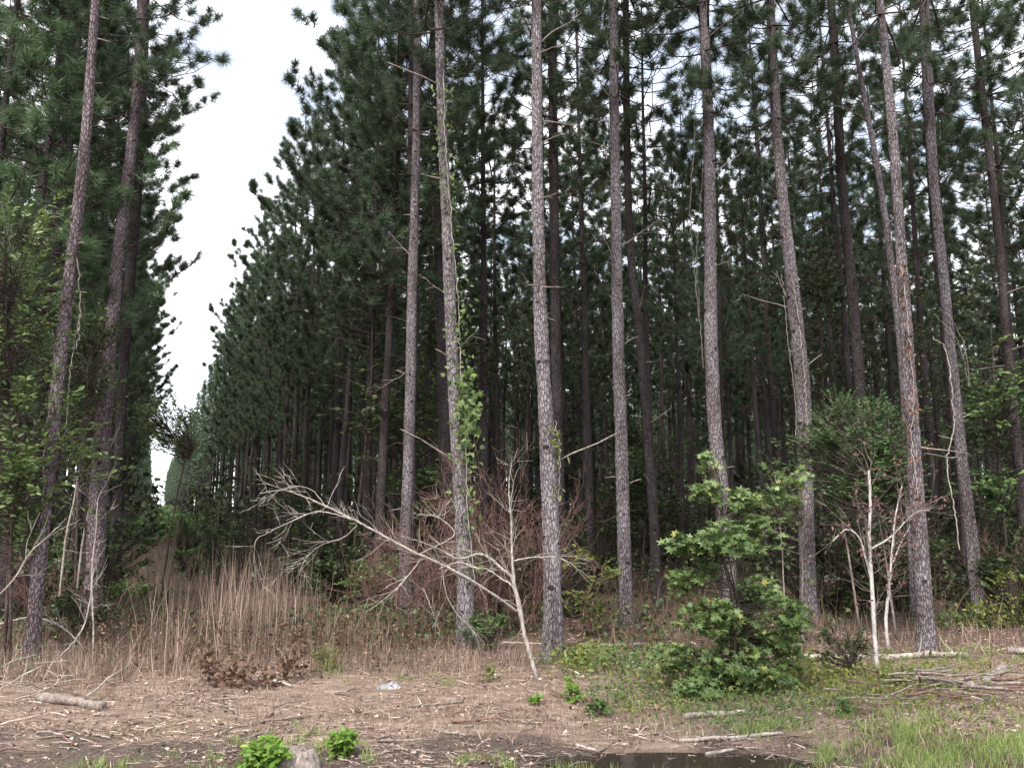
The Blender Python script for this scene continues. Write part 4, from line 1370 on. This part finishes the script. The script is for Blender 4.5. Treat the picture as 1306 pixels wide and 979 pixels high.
def litter():
    rng = np.random.default_rng(111)
    mb = MB()
    n = 105000
    d = 5.2 + 7.8 * rng.random(n) ** 1.2
    px = rng.uniform(-120, 1426, n)
    x = (px - CX) / F * d
    thick = np.array([mnoise.noise((a * .9, b * 1.6, 2)) + .6 * mnoise.noise((a * 2.6, b * 4, 5)) for a, b in zip(x, d)])
    kp = rng.random(n) < (.5 + 1.3 * thick).clip(.12, 1)     # straw lies in drifts
    x, d = x[kp], d[kp]
    for fx, fy in FRONT:
        if fy < 13:
            a_, r_ = rng.uniform(0, 6.28, 90), .1 + .35 * rng.random(90) ** 1.5
            x, d = np.r_[x, fx + np.cos(a_) * r_], np.r_[d, fy + np.sin(a_) * r_]
    n = len(x)
    z = np.array([gz(a, b) for a, b in zip(x, d)]) + rng.uniform(.0, .018, n)
    pos = np.stack([x, d, z], 1)
    a = rng.normal(0, .75, n)
    dr = np.stack([np.cos(a), np.sin(a), rng.normal(0, .16, n)], 1) * rng.choice([-1, 1], (n, 1))
    L = rng.uniform(.02, .1, n) * rng.choice([1, 1, 1, 1, 1, 1, 1, 2], n)
    L[(d < 6.4) & (rng.random(n) < .5)] *= .4
    tv = np.array([[-.035, 0, 0], [.035, 0, 0], [.025, .5, .04], [-.025, .5, .04], [0, 1, 0]])
    tf = np.array([[0, 1, 2], [0, 2, 3], [3, 2, 4]])
    nr = rng.normal(0, .35, (n, 3)) + np.array([0, 0, 1])
    mb.leaves((tv, tf), pos, dr, nr, L)
    m = 9000
    k = rng.integers(0, n, m)
    mb.leaves(CURL, pos[k] + rng.normal(0, .05, (m, 3)) * np.array([1, 1, .1]), rng.normal(0, 1, (m, 3)) * np.array([1, 1, .2]), rng.normal(0, .5, (m, 3)) + np.array([0, 0, 1]), rng.uniform(.015, .045, m))
    stuff(put('pine_litter', mb.mesh('pine_litter', M['straw'])), 'pine straw, chips and dead leaves strewn over the bare ground', 'litter')
litter()

def green_cover():
    rng = np.random.default_rng(123)
    mb = MB()
    def patch(px, py, sx, sy, n, h, wd=.006, mat=0):
        nc = max(2, n // 22)
        cx_, cy_ = rng.normal(px, sx, nc), rng.normal(py, sy, nc)
        w_ = rng.integers(0, nc, n)
        qx, qy = cx_[w_] + rng.normal(0, 6, n), (cy_[w_] + rng.normal(0, 2.2, n)).clip(830, 1120)
        b = np.array([ground(a, c) for a, c in zip(qx, qy)])
        b[:, 2] -= .01
        blades(mb, rng, b, h * rng.uniform(.4, 1.2, n), wd, .4, mat, .5)
    patch(1200, 968, 70, 16, 3000, .11)
    patch(1200, 962, 80, 18, 1000, .12, .006, 1)
    patch(1290, 958, 30, 14, 900, .12)
    patch(1160, 940, 18, 12, 500, .13)
    patch(1060, 965, 14, 8, 160, .12)
    patch(985, 925, 25, 12, 420, .10)
    patch(380, 955, 45, 12, 500, .10)
    patch(100, 985, 90, 12, 350, .08)
    patch(700, 975, 60, 8, 200, .1)
    patch(425, 850, 10, 8, 200, .22)
    patch(1240, 830, 60, 8, 700, .10)
    patch(1100, 885, 70, 12, 700, .08)
    patch(520, 870, 60, 10, 250, .08)
    patch(1040, 900, 60, 20, 500, .08)
    patch(870, 910, 60, 15, 500, .07)
    patch(1180, 915, 70, 15, 700, .09)
    patch(930, 890, 60, 12, 500, .09)
    patch(250, 975, 60, 6, 160, .07)
    patch(590, 968, 40, 6, 120, .08)
    stuff(put('green_grass', mb.mesh('green_grass', [M['grass'], M['drygrass']])), 'fresh green grass tufts along the roadside verge', 'grass')
    # low vines and weeds hugging the ground
    mb = MB()
    def weeds(px, py, sx, sy, n, h, size, m):
        qx, qy = rng.normal(px, sx, n), rng.normal(py, sy, n).clip(800, 1100)
        b = np.array([ground(a, c) for a, c in zip(qx, qy)])
        b[:, 2] += h * rng.random(n) ** 1.3
        mb.leaves(OVAL, b, rng.normal(0, 1, (n, 3)) + np.array([0, 0, .2]), rng.normal(0, .45, (n, 3)) + np.array([0, -.3, 1]), rng.uniform(size * .6, size * 1.2, n), m)
    weeds(745, 848, 26, 9, 700, .2, .06, 0)
    weeds(800, 850, 40, 9, 650, .18, .06, 1)
    weeds(850, 868, 30, 8, 400, .13, .05, 0)
    weeds(1015, 862, 22, 9, 450, .25, .06, 0)
    weeds(1060, 870, 35, 9, 380, .18, .055, 0)
    weeds(1140, 868, 30, 8, 350, .14, .05, 0)
    weeds(1265, 790, 20, 8, 500, .35, .08, 0)
    weeds(1215, 790, 20, 8, 300, .2, .07, 1)
    weeds(900, 880, 60, 9, 500, .12, .05, 1)
    weeds(1230, 850, 50, 10, 420, .1, .045, 0)
    weeds(1000, 900, 80, 12, 600, .1, .04, 1)
    weeds(1120, 880, 70, 12, 600, .12, .042, 0)
    weeds(960, 925, 50, 10, 260, .1, .035, 1)
    weeds(1250, 905, 50, 10, 260, .08, .035, 0)
    weeds(30, 850, 30, 12, 160, .3, .05, 1)
    weeds(1060, 885, 90, 16, 900, .14, .045, 0)
    weeds(940, 905, 70, 12, 600, .1, .04, 1)
    weeds(1180, 870, 60, 14, 500, .12, .045, 0)
    weeds(840, 900, 50, 10, 400, .1, .04, 0)
    weeds(780, 885, 30, 8, 300, .1, .045, 1)
    weeds(1180, 945, 70, 14, 350, .09, .04, 0)
    weeds(470, 790, 40, 10, 250, .35, .07, 1)
    weeds(575, 770, 10, 8, 140, .5, .06, 0)
    stuff(put('low_weeds', mb.mesh('low_weeds', [M['leafyel'], M['leafmid']])), 'low yellow-green weeds and vines creeping over the forest edge', 'weeds')
green_cover()

# ------------------------------------------------------------------ small plants at the roadside
def weed_clump(label, px, py, wpx, hpx, n, lm, seed, tpl=OVAL, size=.06, single=40, name='weed_plant'):
    g = ground(px, py)
    k = (g[1]) / F
    w2, h = wpx * k / 2, hpx * k
    leafy(name, label, 'weed', g, [(.01, -w2 * .6, w2 * .6), (h * .45, -w2 * .9, w2 * .9), (h * .85, -w2 * .5, w2 * .5)], n, 6, size, tpl, lm, 'twig', seed, stems=3, ln=.07, single=single, rstem=.004, twig_r=.0015, group='bright weed plants at the roadside')
weed_clump('bright green weed clump beside the grey stump, the broader of the pair', 334, 985, 54, 42, 130, 'leafbright', 701, size=.06, single=120)
weed_clump('bright green weed clump on the other side of the stump with grass beside it', 436, 962, 36, 34, 95, 'leafbright', 702, size=.055, single=100)
weed_clump('bright green weed in front of the low vine mat near the thickest pine', 728, 892, 28, 26, 30, 'leafbright', 703, size=.055, single=40)
weed_clump('darker green low weed beside the bright one near the vine mat', 765, 906, 36, 20, 30, 'leafmid', 704, size=.055, single=40)
weed_clump('tiny light green weed on the bare soil before the white dead tree', 684, 895, 26, 12, 18, 'leafbright', 705, size=.045, single=30)
weed_clump('small yellow-leaved seedling on the soil left of the white dead tree', 624, 868, 14, 24, 12, 'leafyel', 706, size=.05, single=20)
weed_clump('yellow goldenrod-like weed standing at the end of the dry grass', 412, 858, 18, 44, 30, 'leafyel', 707, NARROW, .05, 20)
weed_clump('green weed in the sandy verge near the grass corner', 1075, 912, 26, 24, 24, 'leafmid', 708, size=.05, single=30)

# dead leafy branches lying by the dry grass
def dead_leafy(label, line, n, seed, spread):
    rng = np.random.default_rng(seed)
    g = ground(*line[0])
    t = thing('fallen_branch', label, 'branch', tuple(g), 'brown-leaved fallen branches')
    pts = np.array([at(a, b, g[1]) for a, b in line]) - g
    fine = catmull(pts, 14)
    b = MB()
    b.tube(fine, np.linspace(.014, .004, 14), 6, 0, cap=True)
    tips = []
    for _ in range(26):
        k = rng.integers(1, 14)
        e = fine[k] + rng.normal(0, spread, 3) * np.array([1, 1, .8])
        e[2] = max(e[2], .01)
        b.tube(crooked(rng, fine[k], e, 4, .1), np.linspace(.005, .0015, 4), 3, 0)
        tips.append(e)
    put('stem', b.mesh('stem', M['twig']), t)
    b = MB()
    b.leaves(CURL, np.zeros((1, 3)), np.array([[0, 1.0, 0]]), np.array([[0, 0, 1.0]]), 1)
    me = b.mesh('leaf', M['leafbrown'])
    from mathutils import Euler
    for i in range(n):
        p = np.array(tips[rng.integers(0, len(tips))]) + rng.normal(0, .03, 3)
        o = put('leaf', me, t, (p[0], p[1], max(p[2], .01)))
        o.rotation_euler = Euler(tuple(rng.uniform(0, 6.28, 3)))
        s = rng.uniform(.05, .11)
        o.scale = (s, s, s)
dead_leafy('brown-leaved branch heap lying lowest in front of the dry grass', [(345, 876), (325, 868), (300, 864), (282, 858)], 120, 801, .09)
dead_leafy('brown-leaved twig standing up beside the fallen leafy heap', [(362, 868), (370, 850), (380, 835), (376, 815)], 85, 802, .07)
dead_leafy('brown curled leaves on the branch tip farthest from the upright brown twig', [(300, 872), (285, 858), (268, 848), (258, 842)], 70, 803, .08)

# logs and sticks
def log(name, label, a, b, r, matn, seed, cat='log', lift=0., group=None, r2=None, twigs=0):
    rng = np.random.default_rng(seed)
    p, q = ground(*a), ground(*b)
    p[2] += r * .7 + lift
    q[2] += (r2 or r) * .7 + lift
    o = (p + q) / 2
    n = 14
    ln_ = crooked(rng, p - o, q - o, n, .035)
    mb = MB()
    rr = np.linspace(r, r2 or r * .75, n) * (1 + rng.normal(0, .06, n))
    mb.tube(ln_, rr, 10, 0, cap=True)
    for _ in range(twigs):
        k = rng.integers(2, n - 1)
        e = ln_[k] + unit(rng.normal(0, 1, 3) + np.array([0, 0, .6])) * rng.uniform(.1, .4)
        mb.tube(crooked(rng, ln_[k], e, 4, .1), np.linspace(r * .4, .003, 4), 4, 0)
    for v in mb.v:
        for k in range(len(v)):
            q_ = Vector(v[k]) * 9 + Vector((seed, 0, 0))
            v[k] += np.array(mnoise.noise_vector(q_)) * r * .38 + np.array(mnoise.noise_vector(q_ * 3)) * r * .2
    me = mb.mesh(name, M[matn], True)
    ob = put(name, me, None, tuple(o))
    tag(ob, label, cat, group)
    return ob
log('fallen_log', 'short weathered log lying on the bare soil by the slim vine-hung pine', (48, 893), (132, 904), .045, 'stick', 901)
log('fallen_log', 'pale fallen log behind the white saplings, reaching to the orange-creeper pine', (1026, 842), (1232, 836), .042, 'pale', 902, twigs=3)
log('fallen_log', 'tan broken limb slanting out of the brush pile near the grass corner', (1235, 882), (1285, 856), .05, 'dead', 903)
log('fallen_log', 'grey chunk of wood on the moss beyond the brush pile', (1284, 832), (1312, 834), .06, 'dead', 904)
log('fallen_log', 'pale stick lying in front of the weeds, just before the puddle bank', (872, 912), (950, 906), .03, 'pale', 905)
log('stick', 'long thin pale stick along the puddle edge', (866, 944), (1000, 938), .016, 'pale', 906, 'stick')
log('stick', 'pale stick behind the straight grey pine with wood chips', (740, 822), (820, 820), .022, 'pale', 907, 'stick')
log('stick', 'thin pale stick leaning up from the litter near the short weathered log', (110, 900), (165, 855), .012, 'pale', 908, 'stick', lift=.08)
log('stick', 'curved tan stick on the sandy soil below the grey scrap', (520, 899), (590, 893), .012, 'dead', 909, 'stick')
log('stick', 'small pale stick beside the puddle in the damp rut', (735, 949), (765, 955), .012, 'pale', 910, 'stick')
log('stick', 'short pale stick on the bank above the puddle', (900, 956), (935, 953), .014, 'pale', 911, 'stick')
log('stick', 'thin pale stick crossing behind the thickest pine foot', (640, 818), (700, 822), .01, 'pale', 912, 'stick')
log('stick', 'pale stick lying among yellow weeds before the white saplings', (1085, 882), (1118, 897), .018, 'pale', 913, 'stick')
log('stick', 'broken pale stick at the edge of the dead leafy heap', (340, 868), (372, 878), .018, 'pale', 914, 'stick')

rngs = np.random.default_rng(950)
pile = thing('brush_pile', 'heap of grey broken branches beside the grass corner', 'brush pile', tuple(ground(1220, 888)))
g0 = np.array(pile.location)
for i in range(34):
    px = rngs.uniform(1110, 1330)
    p = ground(px, rngs.uniform(872, 902))
    a = rngs.normal(0.12, .35) + (rngs.random() < .2) * rngs.uniform(-1.4, 1.4)
    l = rngs.uniform(.3, 1.3)
    v = np.array([math.cos(a), math.sin(a) * .5, rngs.normal(.03, .12)]) * l / 2
    p[2] += rngs.uniform(.02, .16)
    mb = MB()
    A, B = p - v - g0, p + v - g0
    A[2], B[2] = max(A[2], -.02), max(B[2], -.02)
    r_ = rngs.uniform(.005, .017)
    mb.tube(crooked(rngs, A, B, 7, .09), np.linspace(r_, r_ * .45, 7), 6, 0, cap=True)
    put('stick', mb.mesh('stick', M[('stick', 'stick', 'dead', 'twig')[rngs.integers(0, 4)]], True), pile)
# loose sticks scattered over the bare ground
for i in range(85):
    px, py = rngs.uniform(0, 1306), 866 + 105 * rngs.random() ** .8
    p = ground(px, py)
    a = rngs.normal(0, .7)
    l = rngs.uniform(.12, .5)
    v = np.array([math.cos(a), math.sin(a), 0]) * l / 2
    mb = MB()
    mb.tube(crooked(rngs, -v, v, 6, .12), np.linspace(.009, .004, 6) * rngs.uniform(.6, 1.5), 5, 0, cap=True)
    ob = put('twig', mb.mesh('twig', M[('stick', 'dead', 'twig', 'dead')[i % 4]], True), None, (p[0], p[1], p[2] + .012))
    tag(ob, 'small broken twig lying loose on the littered ground', 'twig', 'loose twigs on the ground')
# heap of fine dead branches by the slim pine
tangle = thing('brush_pile', 'low tangle of pale dead twigs around the slim pine foot', 'brush pile', tuple(ground(55, 868)))
g0 = np.array(tangle.location)
for i in range(26):
    p = ground(rngs.uniform(-15, 150), rngs.uniform(845, 890))
    a = rngs.normal(0, .8)
    l = rngs.uniform(.3, .9)
    v = np.array([math.cos(a), math.sin(a) * .5, rngs.normal(.05, .2)]) * l / 2
    p[2] += rngs.uniform(.02, .15)
    A, B = p - v - g0, p + v - g0
    A[2], B[2] = max(A[2], -.02), max(B[2], -.02)
    mb = MB()
    mb.tube(crooked(rngs, A, B, 7, .12), np.linspace(.008, .003, 7), 5, 0, cap=True)
    put('stick', mb.mesh('stick', M[('pale', 'stick', 'twig')[i % 3]], True), tangle)

# grey stump between the two bright weeds
def stump():
    g = ground(376, 978)
    rng = np.random.default_rng(960)
    mb = MB()
    s = 16
    rows = []
    for q, (z, k) in enumerate([(-.03, 1.25), (.03, 1.1), (.08, .95), (.12, .85)]):
        for j in range(s):
            a = j * 2 * math.pi / s
            r = .11 * k * (1 + .16 * mnoise.noise((math.cos(a) * 2, math.sin(a) * 2, q * .3)))
            rows.append((r * math.cos(a) * 1.35, r * math.sin(a), z + (.045 * mnoise.noise((a * 2, 3, 1)) if q == 3 else 0)))
    V = np.array(rows + [(0, 0, .085)])
    f = [[q * s + j, q * s + (j + 1) % s, (q + 1) * s + (j + 1) % s, (q + 1) * s + j] for q in range(3) for j in range(s)]
    mb.add(V, np.array(f))
    n0 = 3 * s
    mb.f.append(np.array([[n0 + j, n0 + (j + 1) % s, len(V) - 1] for j in range(s)]))
    mb.m.append(np.zeros(s, np.int32))
    tag(put('tree_stump', mb.mesh('tree_stump', M['dead'], False), None, tuple(g)), 'low weathered grey stump between the two bright green weed clumps', 'stump')
stump()
# crumpled pale scrap lying on the soil
def scrap():
    g = ground(496, 879)
    nx, ny = 16, 8
    mb = MB()
    V, Fq = [], []
    for top in (1, 0):
        for j in range(ny):
            for i in range(nx):
                u, v = i / (nx - 1) * 2 - 1, j / (ny - 1) * 2 - 1
                k = max(0, 1 - u ** 4) * max(0, 1 - v ** 4)
                z = .055 * k * (.7 + .8 * mnoise.noise((u * 2.5, v * 2.5, 4))) if top else -.01
                V.append((u * .13 * (1 - .25 * v * v), v * .06, z))
    for top in (0, 1):
        for j in range(ny - 1):
            for i in range(nx - 1):
                b = top * nx * ny + j * nx + i
                Fq.append([b, b + 1, b + nx + 1, b + nx] if not top else [b, b + nx, b + nx + 1, b + 1])
    mb.add(np.array(V), np.array(Fq))
    tag(put('plastic_scrap', mb.mesh('plastic_scrap', M['rag'], True), None, tuple(g)), 'crumpled pale grey scrap lying on the reddish soil before the pines', 'scrap')
scrap()

# ------------------------------------------------------------------ vines
def vine(label, host, pts_px, r, seed, leafm=None, nl=0, lsize=.08, matn='pale', tpl=OVAL, off=-.14, spread=.06, cat='vine', single=True):
    """a climber in front of its host trunk; leaves along it"""
    rng = np.random.default_rng(seed)
    dep = host[1][1] + off
    P = np.array([at(a, b, dep) for a, b in pts_px])
    o = P[0].copy()
    t = thing('climbing_vine', label, cat, tuple(o), 'vines on the edge pines')
    fine = catmull(P - o, 10 * len(P))
    fine += rng.normal(0, .008, fine.shape)
    b = MB()
    b.tube(fine, r, 5, 0)
    put('stem', b.mesh('stem', M[matn], True), t)
    if leafm:
        k = rng.integers(0, len(fine), nl)
        d = rng.normal(0, 1, (nl, 3)) + np.array([0, -.5, -.5])
        nr = rng.normal(0, .5, (nl, 3)) + np.array([0, -.9, .5])
        b = MB()
        b.leaves(tpl, fine[k] + rng.normal(0, spread, (nl, 3)), d, nr, rng.uniform(lsize * .6, lsize * 1.2, nl))
        put('foliage', b.mesh('foliage', M[leafm]), t)['kind'] = 'stuff'
vine('leafy green vine climbing the pine behind the white dead tree', T6, [(605, 745), (596, 640), (594, 560), (592, 520), (586, 440), (584, 380), (574, 260), (568, 180), (566, 90)], .006, 1001, 'leaflit', 460, .085, spread=.09)
vine('thick cluster of green vine leaves hanging at mid height on the vine-covered pine', T6, [(588, 480), (594, 505), (598, 530), (596, 555)], .005, 1002, 'leaflit', 190, .10, spread=.09, tpl=STAR)
vine('yellow-green leaf sprig with pale runner sticking out beside the thickest pine', T7, [(708, 535), (713, 565), (714, 600), (713, 640)], .004, 1003, 'leafyel', 34, .10, spread=.035, tpl=NARROW)
vine('orange-leaved creeper climbing the pale pine by the fallen log', T14, [(1172, 640), (1163, 560), (1166, 500), (1160, 440), (1155, 380), (1150, 335)], .005, 1004, 'leafred', 150, .06, spread=.06)
vine('pale twisted vine running up beside the curved grey pine', T16, [(1224, 700), (1216, 640), (1208, 590), (1217, 540), (1212, 480), (1206, 445), (1190, 430)], .010, 1005, None)
vine('pale hanging loop of vine curling off the curved grey pine', T16, [(1190, 400), (1216, 425), (1228, 455), (1236, 490), (1230, 440), (1210, 400)], .005, 1006, None, matn='dead')
vine('pale thin vine hanging in front of the slim mauve pine', T1, [(54, 660), (58, 560), (66, 500), (72, 460), (84, 445), (98, 440), (102, 390), (99, 330)], .007, 1007, None, matn='dead')
vine('second thin pale vine dangling along the slim mauve pine', T1, [(80, 570), (86, 530), (90, 470), (96, 430), (102, 400)], .005, 1008, None, matn='dead')
vine('long thin vine dangling free beside the pine above the sweetgum', T11, [(897, 470), (892, 400), (884, 330), (880, 260), (886, 180), (888, 90)], .005, 1009, None, matn='dead', off=-.3)
vine('thin hanging vine line next to the free dangling one near the sweetgum pine', T11, [(893, 400), (888, 340), (892, 280), (896, 215)], .004, 1010, None, matn='dead', off=-.2)
vine('mossy grey-green flaking growth clothing the crooked pine', T12, [(1034, 600), (1028, 520), (1026, 470), (1020, 420), (1010, 350)], .006, 1011, 'leafdark', 120, .05, spread=.06)
vine('thin pale stem hugging the crooked flaky pine', T12, [(1016, 560), (1014, 510), (1006, 440), (1000, 380), (996, 350)], .006, 1012, None, matn='dead')
